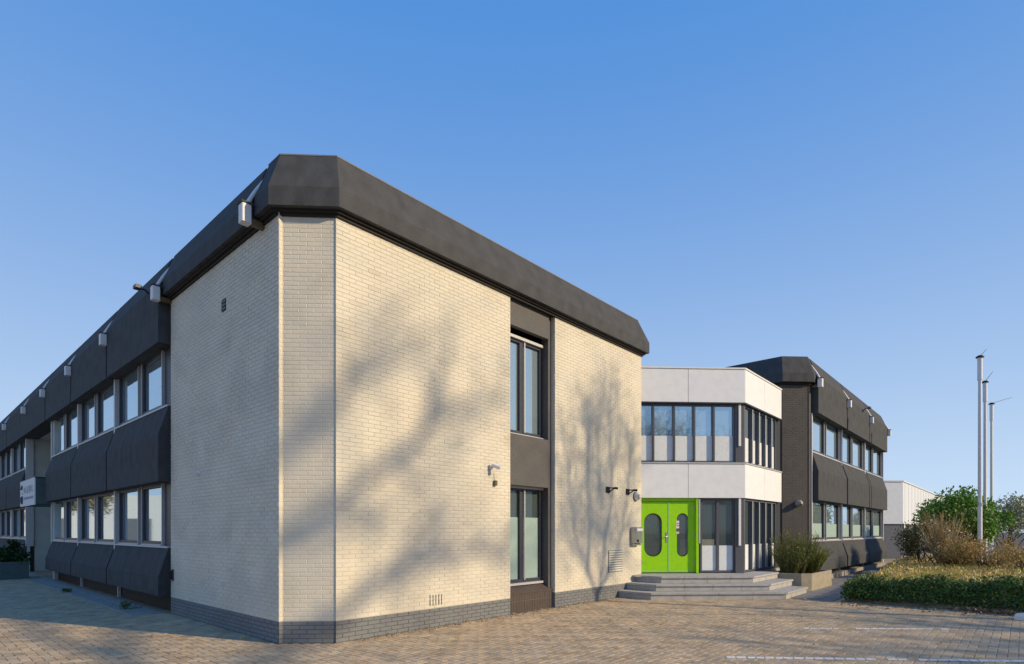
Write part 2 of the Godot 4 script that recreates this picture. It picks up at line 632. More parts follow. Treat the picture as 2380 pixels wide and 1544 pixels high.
# ---------------------------------------------------------------- brickwork
# lays courses on a wall face; frame: origin, x direction, outward; returns list of [transform, length]
func lay(face: MB, o: Vector3, xd: Vector3, out: Vector3, length: float, courses: int, first: int, pitch: float, ch: float, singles: Array) -> void:
	var bl := pitch - 0.010
	for k in range(first, first + courses):
		var y := k * ch
		var x := -pitch * 0.5 if k % 2 else 0.0
		while x < length - 0.012:
			var a := maxf(x, 0.0)
			var b := minf(x + bl, length)
			x += pitch
			if b - a < 0.02:
				continue
			var full := b - a > bl - 0.002
			if full and singles != null and singles.size() >= 0 and singles_on:
				singles.append([o + xd * a + Vector3.UP * y, k])
				continue
			brick(face, o + xd * a + Vector3.UP * (y + 0.0045), xd, out, b - a, ch - 0.010)

var singles_on := false

func brick(face: MB, p: Vector3, xd: Vector3, out: Vector3, l: float, h: float) -> void:
	var e := 0.0035
	var pr := 0.0021 + rng.randf() * 0.0012
	var up := Vector3.UP
	var tilt := rng.randfn() * 0.0007
	if face.use_col:
		var tone := 1.0 + rng.randfn() * 0.022 - (0.09 if rng.randf() < 0.02 else 0.0)
		face.col = Color(tone, tone * (1.0 + rng.randfn() * 0.006), tone * (1.0 + rng.randfn() * 0.012))
	var a := p
	var b := p + xd * l
	var c := b + up * h
	var d := p + up * h
	var a1 := a + (xd + up) * e + out * (pr + tilt)
	var b1 := b + (up - xd) * e + out * (pr - tilt)
	var c1 := c - (xd + up) * e + out * (pr - tilt)
	var d1 := d + (xd - up) * e + out * (pr + tilt)
	face.quad(a1, b1, c1, d1)
	face.quad(a, b, b1, a1)
	face.quad(b, c, c1, b1)
	face.quad(c, d, d1, c1)
	face.quad(d, a, a1, d1)

# a brick corner block: left facade (x = 0), cut corner, right facade (z = 0) in local axes
func brick_corner(parent: Node3D, wall_m: Material, plinth_m: Material, left_to: float, right_to: float, with_parts: bool) -> void:
	var ch := 0.063
	var n := 98
	var np := 5 if plinth_m != wall_m else 0
	var wallb := MB.new()
	wallb.use_col = true
	var plb := MB.new()
	var singles: Array = []
	# cut corner
	var A := Vector3(0, 0, -CUT)
	var xd := Vector3(1, 0, 1).normalized()
	var out := Vector3(-1, 0, 1).normalized()
	var w := CUT * sqrt(2.0)
	var pitch := w / 4.0
	lay(plb, A, xd, out, w, np, 0, pitch, ch, [])
	singles_on = with_parts
	lay(wallb, A, xd, out, w, n - np, np, pitch, ch, singles)
	singles_on = false
	if with_parts:
		singles.sort_custom(func(p, q): return absf(p[0].y - 1.9) < absf(q[0].y - 1.9))
		var var_mesh: Array = []
		for q in 5:
			var b := MB.new()
			brick(b, Vector3(0, 0.0045, 0), Vector3.RIGHT, Vector3.BACK, pitch - 0.010, ch - 0.010)
			var_mesh.append(b.mesh())
		for q in singles.size():
			var p: Vector3 = singles[q][0]
			if q < 300:
				var o := put("brick", var_mesh[q % 5], wall_m, parent)
				o.transform = Transform3D(Basis(Vector3.UP, -PI / 4), p)
			else:
				brick(wallb, p + Vector3.UP * 0.0045, xd, out, pitch - 0.010, ch - 0.010)
	# left facade, running a little past the corner so that its end catches the sun
	var past := 0.06
	var l_len := left_to - CUT + past
	if left_to > CUT:
		var o := Vector3(0, 0, -left_to)
		lay(plb, o, Vector3.BACK, Vector3.LEFT, l_len, np, 0, 0.215, ch, [])
		lay(wallb, o, Vector3.BACK, Vector3.LEFT, l_len, n - np, np, 0.215, ch, [])
		for k in n:
			brick(plb if k < np else wallb, Vector3(0.004, k * ch + 0.0045, -CUT + past), Vector3.RIGHT, Vector3.BACK, past - 0.01, ch - 0.01)
	# right facade
	var r0 := CUT - 0.028
	if right_to > CUT:
		lay(plb, Vector3(r0, 0, 0), Vector3.RIGHT, Vector3.BACK, right_to - r0, np, 0, 0.215, ch, [])
		lay(wallb, Vector3(r0, 0, 0), Vector3.RIGHT, Vector3.BACK, right_to - r0, n - np, np, 0.215, ch, [])
	if plb.v.size():
		var po := obj("plinth_bricks", plb, plinth_m, parent)
		po.set_meta("kind", "stuff")
		po.set_meta("label", "grey painted brick courses at the wall's foot")
	var wo := obj("wall_bricks", wallb, M.cream_brick if wall_m == M.cream else wall_m, parent)
	wo.set_meta("kind", "stuff")
	# the wall behind, which shows as the joints
	var core := MB.new()
	var ring := [Vector2(0.002, -maxf(left_to, CUT + 0.02)), Vector2(0.002, -CUT + past), Vector2(past, -CUT + past), Vector2(past + 0.001, -CUT + past + 0.0), Vector2(r0, -CUT + r0), Vector2(r0, -0.002), Vector2(maxf(right_to, CUT + 0.02), -0.002), Vector2(maxf(right_to, CUT + 0.02), -0.32), Vector2(0.75, -0.32), Vector2(0.32, -0.75), Vector2(0.32, -maxf(left_to, CUT + 0.02))]
	if left_to <= CUT:
		ring = [Vector2(0.002, -3.0), Vector2(0.002, -CUT), Vector2(CUT, -0.002), Vector2(right_to, -0.002), Vector2(right_to, -0.32), Vector2(0.75, -0.32), Vector2(0.32, -0.75), Vector2(0.32, -3.0)]
	core.prism(ring, 0.0 if np == 0 else np * ch - 0.004, WALL_TOP + 0.1)
	obj("wall", core, M.mortar if np else M.dark_mortar, parent)
	if np:
		var base := MB.new()
		base.prism(ring, -0.1, np * ch - 0.0045)
		obj("plinth", base, M.dark_mortar, parent)

# ---------------------------------------------------------------- windows and bays
# a window in its own node: x along its width, y up, z outward, origin at the outer lower left corner
func window(parent: Node3D, pos: Vector3, turn: float, w: float, h: float, opt := {}) -> Node3D:
	var o := group_node("window", parent, pos, turn)
	var fb: float = opt.get("border", 0.055)
	var fd: float = opt.get("depth", 0.07)
	var fm: Material = opt.get("frame", M.frame_dark)
	var fr := MB.new()
	fr.box(Vector3(0, 0, -fd), Vector3(fb, h, 0))
	fr.box(Vector3(w - fb, 0, -fd), Vector3(w, h, 0))
	fr.box(Vector3(fb, 0, -fd), Vector3(w - fb, fb, -0.001))
	fr.box(Vector3(fb, h - fb, -fd), Vector3(w - fb, h, -0.001))
	var cuts: Array = [0.0]
	cuts.append_array(opt.get("cuts", []))
	cuts.append(w)
	var mw: float = opt.get("mullion", 0.06)
	for k in range(1, cuts.size() - 1):
		fr.box(Vector3(cuts[k] - mw / 2, fb, -fd), Vector3(cuts[k] + mw / 2, h - fb, opt.get("proud", 0.0) - 0.002))
	obj("frame", fr, fm, o)
	if opt.has("edge"):
		var ed := MB.new()
		var e := 0.03
		ed.box(Vector3(-e, -e, -fd), Vector3(0, h + e, 0.018))
		ed.box(Vector3(w, -e, -fd), Vector3(w + e, h + e, 0.018))
		ed.box(Vector3(0, h, -fd), Vector3(w, h + e, 0.017))
		ed.box(Vector3(0, -e, -fd), Vector3(w, 0, 0.03))
		obj("edge_trim", ed, opt.edge, o)
	var film: float = opt.get("film", 0.0)
	for k in cuts.size() - 1:
		var a: float = cuts[k] + (fb if k == 0 else mw / 2)
		var b: float = cuts[k + 1] - (fb if k == cuts.size() - 2 else mw / 2)
		var gl := MB.new()
		var zz := -fd * 0.55
		gl.quad(Vector3(a, fb, zz), Vector3(b, fb, zz), Vector3(b, h - fb, zz), Vector3(a, h - fb, zz))
		obj("pane", gl, opt.get("glass", M.glass), o)
		if film > 0.0:
			var fl := MB.new()
			fl.box(Vector3(a, fb, zz + 0.004), Vector3(b, film, zz + 0.008))
			obj("frosted_film", fl, opt.get("film_m", M.film), o)
	return o

const SPANDREL := [Vector2(0.02, 4.06), Vector2(0.20, 3.48), Vector2(0.20, 2.57), Vector2(-0.02, 2.57), Vector2(-0.09, 4.06)]
const APRON := [Vector2(0.02, 1.27), Vector2(0.20, 0.70), Vector2(0.20, 0.34), Vector2(-0.02, 0.34), Vector2(-0.09, 1.27)]
const BAY_FASCIA := [Vector2(0.20, 5.27), Vector2(0.20, 6.40), Vector2(-0.05, ROOF - 0.02), Vector2(-0.35, ROOF - 0.02), Vector2(-0.35, 5.27)]

func hopper(parent: Node3D, p: Vector3) -> void:
	var h := group_node("rain_hopper", parent, p)
	var b := MB.new()
	b.bevel_box(Vector3(-0.072, -0.27, 0.10), Vector3(0.072, 0.0, 0.235), 0.012)
	obj("box", b, M.white_metal, h)
	var l := MB.new()
	l.box(Vector3(-0.084, -0.004, 0.06), Vector3(0.084, 0.018, 0.247))
	obj("lid", l, M.concrete_dark, h)
	var c := MB.new()
	c.tube([Vector3(0, -0.02, 0.16), Vector3(0, 0.22, 0.04), Vector3(0, 0.52, -0.14)], [0.034, 0.03, 0.028], 8)
	obj("chute", c, M.white_metal, h)
	var d := MB.new()
	d.box(Vector3(-0.045, -0.26, -0.16), Vector3(0.045, -0.18, 0.10))
	obj("outlet", d, M.brown_plastic, h)

# one bay: x from 0 to w, z outward
func bay(parent: Node3D, pos: Vector3, turn: float, w: float, opt := {}) -> void:
	var b := group_node("bay", parent, pos, turn)
	# parts of a bay hang directly under the building, placed through this transform
	var tr := b.transform
	parent.remove_child(b)
	b.free()
	var g := 0.05
	for q in [["fascia_panel", BAY_FASCIA, M.concrete_panel], ["spandrel_panel", SPANDREL, M.concrete_panel], ["apron_panel", APRON, M.concrete_panel]]:
		var mb := MB.new()
		var x0 := g + (0.10 if q[0] == "fascia_panel" else 0.0) * 0.0
		mb.sweep([Vector2(x0, 0), Vector2(w - g, 0)], q[1])
		var o := obj(q[0], mb, q[2], parent)
		o.transform = tr
	var post := MB.new()
	post.box(Vector3(-0.05, 1.0, -0.20), Vector3(0.05, 5.26, 0.04))
	post.box(Vector3(-0.03, 0.0, -0.09), Vector3(0.03, 0.998, -0.03))
	var po := obj("post", post, M.alu, parent)
	po.transform = tr
	if opt.get("last_post", false):
		var p2 := obj("post", post, M.alu, parent)
		p2.transform = tr.translated_local(Vector3(w, 0, 0))
	var back := MB.new()
	back.box(Vector3(0.0, 0.0, -0.22), Vector3(w, 1.26, -0.10))
	back.box(Vector3(0.0, 2.66, -0.22), Vector3(w, 4.05, -0.10))
	back.box(Vector3(0.0, 5.38, -0.40), Vector3(w, 5.60, -0.10))
	var bo := obj("backing_wall", back, M.trim_dark, parent)
	bo.transform = tr
	for y in [1.30, 4.09]:
		var hh: float = 1.30 if y < 2.0 else 1.25
		var sill := MB.new()
		sill.box(Vector3(0.07, y - 0.035, -0.22), Vector3(w - 0.07, y - 0.001, 0.04))
		var so := obj("sill", sill, M.alu, parent)
		so.transform = tr
		for q in [[0.11, 1.56], [1.95, 1.34 if opt.get("short", false) else 1.72]]:
			var f := w / 3.9
			var wd := window(parent, tr * Vector3(q[0] * f, y + 0.03, -0.035), turn, q[1] * f, hh - 0.06, {"glass": M.glass_coated, "edge": M.alu, "border": 0.06, "depth": 0.10, "film": (opt.get("film", 0.0) if y < 2.0 else 0.0), "film_m": M.film_mint})
			# a curtain drawn to one side of the room behind
			var cu := MB.new()
			for k in 5:
				var x: float = 0.03 + k * 0.05 + rng.randf() * 0.01
				cu.box(Vector3(x, 0.02, -0.30 - (k % 2) * 0.02), Vector3(x + 0.045, hh - 0.05, -0.285 - (k % 2) * 0.02))
			obj("curtain", cu, M.curtain, wd)
			if rng.randf() < 0.45:
				var drop := 0.15 + rng.randf() * 0.55
				var bd := MB.new()
				var yy := hh - 0.13
				while yy > hh - 0.13 - drop:
					bd.box(Vector3(0.07, yy, -0.18), Vector3(q[1] * f - 0.07, yy + 0.028, -0.165))
					yy -= 0.04
				obj("blind", bd, M.white_metal, wd)
		# dark pillar between the two windows and infill at the sides
		var f2 := w / 3.9
		var pil := MB.new()
		pil.box(Vector3(1.71 * f2, y, -0.22), Vector3(1.91 * f2, y + hh, -0.07))
		pil.box(Vector3((3.34 if opt.get("short", false) else 3.72) * f2, y, -0.22), Vector3(w - 0.06, y + hh, -0.07))
		var pio := obj("window_pillar", pil, M.frame_dark, parent)
		pio.transform = tr
	if opt.get("hopper", true):
		hopper(parent, tr * Vector3(0, 6.30, 0.10))
		var last: Node3D = parent.get_child(parent.get_child_count() - 1)
		last.rotation.y = turn

const FASCIA := [Vector2(0.15, WALL_TOP), Vector2(0.15, 6.44), Vector2(-0.06, ROOF), Vector2(-0.36, ROOF), Vector2(-0.36, WALL_TOP)]

func make_main_building() -> void:
	var b := thing("office_wing", "cream brick office wing with cut corner, dark concrete fascia and shaded window bays", "building", at(CORNER), TURN)
	brick_corner(b, M.cream, M.plinth, 5.074, 4.281, true)
	# wall to the right of the window strip
	var ch := 0.063
	var wb := MB.new()
	wb.use_col = true
	var pb := MB.new()
	lay(pb, Vector3(5.675, 0, 0), Vector3.RIGHT, Vector3.BACK, 3.61, 5, 0, 0.215, ch, [])
	lay(wb, Vector3(5.675, 0, 0), Vector3.RIGHT, Vector3.BACK, 3.61, 93, 5, 0.215, ch, [])
	for k in 98:  # brick ends in the window strip's jambs
		brick(pb if k < 5 else wb, Vector3(5.672, k * ch + 0.0045, -0.30), Vector3.BACK, Vector3.LEFT, 0.29, ch - 0.01)
	var p1 := obj("plinth_bricks", pb, M.plinth, b)
	p1.set_meta("kind", "stuff")
	var w1 := obj("wall_bricks", wb, M.cream_brick, b)
	w1.set_meta("kind", "stuff")
	var core := MB.new()
	core.box(Vector3(5.677, 5 * ch - 0.004, -0.32), Vector3(9.283, WALL_TOP + 0.1, -0.002))
	core.box(Vector3(8.96, 5 * ch - 0.004, -7.0), Vector3(9.283, WALL_TOP + 0.1, -0.322))
	obj("wall", core, M.mortar, b)
	var base := MB.new()
	base.box(Vector3(5.677, -0.1, -0.32), Vector3(9.283, 5 * ch - 0.0045, -0.002))
	obj("plinth", base, M.dark_mortar, b)
	# window strip
	strip_window(b)
	# small openings in the walls
	var vent := MB.new()
	vent.box(Vector3(-0.012, 5.22, -2.55), Vector3(0.01, 5.42, -2.40))
	obj("vent", vent, M.black_metal, b)
	for k in 3:
		var l := MB.new()
		l.box(Vector3(-0.02, 5.24 + k * 0.06, -2.55), Vector3(-0.012, 5.27 + k * 0.06, -2.40))
		obj("vent_slat", l, M.plinth, b)
	for k in 5:
		var s := MB.new()
		s.box(Vector3(2.30 + k * 0.062, 0.36, -0.005), Vector3(2.312 + k * 0.062, 0.54, 0.0105))
		obj("weep_slot", s, M.plinth, b)
	var lg := MB.new()
	lg.box(Vector3(7.72, 0.62, -0.01), Vector3(8.36, 1.14, 0.009))
	var lgo := obj("louvre_grille", lg, M.plinth, b)
	for k in 9:
		var y := 0.64 + k * 0.056
		var s := MB.new()
		s.quad(Vector3(7.73, y, 0.028), Vector3(8.35, y, 0.028), Vector3(8.35, y + 0.038, 0.011), Vector3(7.73, y + 0.038, 0.011))
		s.quad(Vector3(7.73, y - 0.003, 0.011), Vector3(8.35, y - 0.003, 0.011), Vector3(8.35, y, 0.028), Vector3(7.73, y, 0.028))
		obj("slat", s, M.cream, lgo)
	# fascia round the corner and along the sunny side
	var f := MB.new()
	f.sweep([Vector2(0, -0.99), Vector2(0, -CUT), Vector2(CUT, 0), Vector2(9.285, 0), Vector2(9.285, -7.0)], FASCIA)
	var fo := obj("fascia", f, M.concrete_dark, b)
	fo.set_meta("label", "dark concrete roof fascia wrapping the cut corner")
	var f2 := MB.new()
	f2.sweep([Vector2(0, -5.06), Vector2(0, -1.06)], FASCIA)
	obj("fascia", f2, M.concrete_dark, b)
	var rt := MB.new()
	rt.sweep([Vector2(0, -0.99), Vector2(0, -CUT), Vector2(CUT, 0), Vector2(9.285, 0), Vector2(9.285, -7.0)], [Vector2(-0.055, ROOF + 0.002), Vector2(-0.055, ROOF + 0.022), Vector2(-0.30, ROOF + 0.022), Vector2(-0.30, ROOF + 0.002)])
	obj("roof_trim", rt, M.plinth, b)
	var tr1 := MB.new()
	tr1.sweep([Vector2(0, -5.06), Vector2(0, -CUT), Vector2(CUT, 0), Vector2(9.285, 0), Vector2(9.285, -2.0)], [Vector2(0.075, WALL_TOP - 0.045), Vector2(0.075, WALL_TOP + 0.02), Vector2(-0.05, WALL_TOP + 0.02), Vector2(-0.05, WALL_TOP - 0.045)])
	tr1.sweep([Vector2(0, -5.06), Vector2(0, -CUT), Vector2(CUT, 0), Vector2(9.285, 0), Vector2(9.285, -2.0)], [Vector2(0.035, WALL_TOP - 0.085), Vector2(0.035, WALL_TOP - 0.044), Vector2(-0.05, WALL_TOP - 0.044), Vector2(-0.05, WALL_TOP - 0.085)])
	obj("eaves_batten", tr1, M.trim_dark, b)
	for t in [1.025, 5.08]:
		hopper(b, Vector3(-0.10, 6.30, -t))
		(b.get_child(b.get_child_count() - 1) as Node3D).rotation.y = -PI / 2
	# bays of the shaded facade
	for k in 3:
		bay(b, Vector3(0, 0, -(9.0 + 3.9 * k)), -PI / 2, 3.9, {"short": k == 0})
	for k in 4:
		bay(b, Vector3(0, 0, -(25.85 + 3.9 * k)), -PI / 2, 3.9, {"last_post": k == 0})
	# recessed entrance between the bays
	var rec := MB.new()
	rec.box(Vector3(0.0, 0.0, -22.3), Vector3(1.6, 5.27, -21.97))
	rec.box(Vector3(1.6, 0.0, -22.0), Vector3(1.8, 5.27, -16.5))
	rec.box(Vector3(0.0, 0.0, -16.79), Vector3(1.6, 5.27, -16.5))
	obj("recess_wall", rec, M.render_light, b)
	var rf := MB.new()
	rf.sweep([Vector2(0, -21.97), Vector2(0, -16.88)], BAY_FASCIA)
	obj("fascia_panel", rf, M.concrete_panel, b)
	var rs := MB.new()
	rs.box(Vector3(0.2, 5.272, -22.0), Vector3(1.7, 5.40, -16.8))
	obj("soffit", rs, M.render_light, b)
	hopper(b, Vector3(-0.10, 6.30, -20.7))
	(b.get_child(b.get_child_count() - 1) as Node3D).rotation.y = -PI / 2
	# rooms behind the glass and the roof
	var rooms := MB.new()
	rooms.box(Vector3(1.4, 0.0, -42.0), Vector3(1.5, 6.6, -22.4))
	rooms.box(Vector3(1.4, 0.0, -16.4), Vector3(1.5, 6.6, -1.2))
	rooms.box(Vector3(1.5, 0.0, -1.3), Vector3(8.9, 6.6, -1.2))
	rooms.box(Vector3(0.33, 2.66, -42.0), Vector3(1.4, 2.9, -22.4))
	rooms.box(Vector3(0.33, 2.66, -16.4), Vector3(1.4, 2.9, -5.2))
	rooms.box(Vector3(0.25, 0.0, -5.30), Vector3(1.4, 6.2, -5.2))
	rooms.box(Vector3(0.25, 0.0, -12.95), Vector3(1.4, 6.2, -12.85))
	rooms.box(Vector3(0.25, 0.0, -9.05), Vector3(1.4, 6.2, -8.95))
	obj("room_wall", rooms, M.inside, b)
	var roof := MB.new()
	roof.prism([Vector2(0.30, -42), Vector2(0.30, -0.9), Vector2(0.9, -0.30), Vector2(8.99, -0.30), Vector2(8.99, -42)], 6.5, 6.9)
	obj("roof", roof, M.roofing, b)
	var far := MB.new()
	far.box(Vector3(8.98, 0.0, -42.0), Vector3(9.27, 6.6, -7.002))
	far.box(Vector3(0.05, 0.0, -42.3), Vector3(9.27, 6.6, -42.002))
	obj("rear_wall", far, M.mortar, b)

func strip_window(b: Node3D) -> void:
	var x0 := 4.285
	var x1 := 5.668
	var sill := MB.new()
	sill.box(Vector3(x0, 0.0, -0.28), Vector3(x1, 0.385, -0.075))
	obj("sill_wall", sill, M.dark_mortar, b)
	var n := 17
	for k in n:
		var mb := MB.new()
		var w := (x1 - x0 - 0.02) / n
		brick(mb, Vector3(x0 + 0.01 + k * w, 0.012, -0.072), Vector3.RIGHT, Vector3.BACK, w - 0.009, 0.205)
		obj("soldier_brick", mb, M.sill_brick, b)
		var mb2 := MB.new()
		brick(mb2, Vector3(x0 + 0.01 + k * w, 0.228, -0.072), Vector3.RIGHT, Vector3.BACK, w - 0.009, 0.152)
		obj("soldier_brick", mb2, M.sill_brick, b)
	var slope := MB.new()
	slope.quad(Vector3(x0, 0.387, -0.06), Vector3(x1, 0.387, -0.06), Vector3(x1, 0.52, -0.27), Vector3(x0, 0.52, -0.27))
	slope.quad(Vector3(x0, 0.36, -0.06), Vector3(x1, 0.36, -0.06), Vector3(x1, 0.387, -0.06), Vector3(x0, 0.387, -0.06))
	obj("sloping_sill", slope, M.sill_brick, b)
	for q in [[2.50, 3.50], [5.60, 6.10]]:
		var p := MB.new()
		p.bevel_box(Vector3(x0 + 0.004, q[0], -0.16), Vector3(x1 - 0.12, q[1], -0.055), 0.008)
		obj("infill_panel", p, M.panel_smooth, b)
	var jamb := MB.new()
	jamb.box(Vector3(x1 - 0.10, 0.40, -0.29), Vector3(x1 - 0.004, WALL_TOP - 0.05, -0.10))
	obj("jamb_board", jamb, M.panel_smooth, b)
	var gw := window(b, Vector3(x0 + 0.02, 0.56, -0.26), 0.0, x1 - x0 - 0.13, 1.93, {"cuts": [0.60], "border": 0.07, "depth": 0.10, "mullion": 0.11, "film": 1.32, "film_m": M.film_mint, "glass": M.glass_clear})
	var uw := window(b, Vector3(x0 + 0.02, 3.55, -0.26), 0.0, x1 - x0 - 0.13, 1.92, {"cuts": [0.60], "border": 0.07, "depth": 0.10, "mullion": 0.11})
	for o in [gw, uw]:
		var tl := MB.new()
		tl.box(Vector3(0.60 + 0.056, 0.05, 0.002), Vector3(0.60 + 0.085, 1.88, 0.03))
		tl.box(Vector3(0.0, -0.045, -0.02), Vector3(1.25, 0.0, 0.06))
		tl.box(Vector3(0.0, 1.90, 0.002), Vector3(1.25, 1.955, 0.05))
		obj("edge_trim", tl, M.alu, o)

# ---------------------------------------------------------------- white entrance building
const LINK := Vector2(3.358, 14.70)

func make_link_building() -> void:
	var b := thing("entrance_building", "white panelled two-storey entrance building linking the cream and the brown wing", "building", at(LINK), TURN - PI / 4)
	var W := 2.76
	var SL := 3.0
	var corner := Vector3(W, 0, 0)
	var sd := PI / 4  # the side face's node turns by this
	# white bands: two panels in front, two on the side, per band
	for q in [[4.97, 5.84], [2.47, 3.36]]:
		for p in [[-0.45, 1.235], [1.245, W - 0.004]]:
			var mb := MB.new()
			mb.bevel_box(Vector3(p[0], q[0], -0.10), Vector3(p[1], q[1], 0.0), 0.006)
			obj("white_panel", mb, M.white_panel, b)
		for p in [[0.006, 1.49], [1.50, SL]]:
			var mb := MB.new()
			mb.bevel_box(Vector3(p[0], q[0], -0.10), Vector3(p[1], q[1], 0.0), 0.006)
			var o := obj("white_panel", mb, M.white_panel, b)
			o.position = corner
			o.rotation.y = sd
	var side_end := corner + Vector3(SL, 0, -SL) / sqrt(2.0)
	# coping, soffits and floor slabs
	var cap := MB.new()
	cap.sweep([Vector2(-0.45, 0), Vector2(W, 0), Vector2(side_end.x, side_end.z)], [Vector2(0.02, 5.842), Vector2(0.02, 5.88), Vector2(-0.25, 5.88), Vector2(-0.25, 5.842)])
	obj("coping", cap, M.white_metal, b)
	var poly := [Vector2(-0.45, -0.03), Vector2(W - 0.02, -0.03), Vector2(side_end.x - 0.03, side_end.z), Vector2(side_end.x - 0.03, -5.0), Vector2(-0.45, -5.0)]
	for q in [[4.99, 5.80], [2.50, 3.33]]:
		var slab := MB.new()
		var pin: Array = []
		for w in poly:
			pin.append(w + Vector2(0.0, -0.12))
		pin[1] = Vector2(W - 0.10, -0.15)
		pin[2] = Vector2(side_end.x - 0.15, side_end.z - 0.05)
		pin[3] = Vector2(side_end.x - 0.15, -5.0)
		slab.prism(pin, q[0], q[1])
		obj("floor_slab", slab, M.inside_light, b)
	var base := MB.new()
	base.prism([Vector2(-0.45, -0.06), Vector2(W - 0.03, -0.06), Vector2(side_end.x - 0.04, side_end.z - 0.03), Vector2(side_end.x - 0.04, -5.0), Vector2(-0.45, -5.0)], 0.0, 0.497)
	obj("base", base, M.step_stone, b)
	for q in [3.362, 4.935]:
		var fl := MB.new()
		fl.sweep([Vector2(-0.45, 0), Vector2(W, 0), Vector2(side_end.x, side_end.z)], [Vector2(0.02, q), Vector2(0.02, q + 0.032), Vector2(-0.12, q + 0.032), Vector2(-0.12, q)])
		obj("flashing", fl, M.alu if q < 4.0 else M.frame_dark, b)
	var back := MB.new()
	back.box(Vector3(-0.45, 0.0, -5.2), Vector3(5.2, 5.8, -5.0))
	back.box(Vector3(1.9, 0.5, -2.5), Vector3(2.8, 1.35, -2.1))
	obj("room_wall", back, M.inside_light, b)
	# upper windows
	window(b, Vector3(-0.20, 3.40, -0.07), 0.0, 2.72, 1.53, {"cuts": [0.537, 1.09, 1.625, 2.145], "frame": M.frame_grey, "border": 0.045, "depth": 0.09, "mullion": 0.045, "film": 0.70, "proud": 0.03, "glass": M.glass_coated})
	# corner posts
	for q in [[0.5, 2.47], [3.395, 4.934]]:
		var cp := MB.new()
		cp.prism([Vector2(2.525, -0.05), Vector2(W - 0.01, -0.05), Vector2(W + 0.055, -0.12), Vector2(2.80, -0.2), Vector2(2.525, -0.2)], q[0], q[1])
		obj("corner_post", cp, M.frame_grey, b)
		var st := MB.new()
		st.box(Vector3(2.60, q[0] + 0.02 + (0.42 if q[0] > 3.0 else 0.70), -0.049), Vector3(2.66, q[1] - 0.01, -0.02))
		obj("corner_strip", st, M.white_metal, b)
	var sx := corner + Vector3(0.10, 0, -0.10) / sqrt(2.0) + Vector3(-0.07, 0, -0.07) / sqrt(2.0)
	window(b, sx + Vector3(0, 3.40, 0), sd, 2.6, 1.53, {"cuts": [0.50, 1.02, 1.54, 2.06], "frame": M.frame_grey, "border": 0.045, "depth": 0.09, "mullion": 0.045, "film": 0.70, "proud": 0.05})
	window(b, sx + Vector3(0, 0.52, 0), sd, 2.6, 1.93, {"cuts": [0.50, 1.02, 1.54, 2.06], "frame": M.frame_grey, "border": 0.045, "depth": 0.09, "mullion": 0.045, "film": 0.72, "proud": 0.05, "glass": M.glass_clear})
	for y in [[3.46, 4.88], [0.58, 2.40]]:  # light cover strips on the side mullions
		for x in [0.50, 1.02, 1.54, 2.06]:
			var st := MB.new()
			st.box(Vector3(x - 0.028, y[0], 0.051), Vector3(x + 0.012, y[1], 0.062))
			var so := obj("cover_strip", st, M.alu, b)
			so.position = sx
			so.rotation.y = sd
	var endp := MB.new()
	endp.box(Vector3(2.70, 0.5, -0.30), Vector3(SL + 0.2, 4.99, -0.10))
	var eo := obj("end_wall", endp, M.frame_dark, b)
	eo.position = corner
	eo.rotation.y = sd
	# sidelight by the doors
	window(b, Vector3(1.60, 0.52, -0.10), 0.0, 0.93, 1.93, {"cuts": [0.47], "frame": M.frame_grey, "border": 0.045, "depth": 0.09, "mullion": 0.07, "film": 0.70, "glass": M.glass_clear})
	var sl := MB.new()
	sl.box(Vector3(1.535, 1.28, -0.09), Vector3(1.572, 2.44, -0.03))
	obj("cover_strip", sl, M.alu, b)
	# double door
	var fr := MB.new()
	fr.box(Vector3(-0.02, 0.505, -0.20), Vector3(0.045, 2.469, -0.10))
	fr.box(Vector3(1.47, 0.505, -0.22), Vector3(1.533, 2.469, -0.04))
	fr.box(Vector3(0.045, 2.38, -0.20), Vector3(1.47, 2.469, -0.10))
	obj("door_frame", fr, M.green_door, b)
	door(b, Vector3(0.05, 0.51, -0.19), 0.715, 1.86, 0.30, 0.235)
	door(b, Vector3(0.775, 0.51, -0.19), 0.69, 1.86, 0.36, 0.15, true)
	var mid := MB.new()
	mid.box(Vector3(0.752, 0.52, -0.138), Vector3(0.782, 2.37, -0.122))
	obj("door_edge", mid, M.green_edge, b)
	var th := MB.new()
	th.box(Vector3(0.0, 0.498, -0.20), Vector3(1.53, 0.516, -0.06))
	obj("threshold", th, M.trim_dark, b)

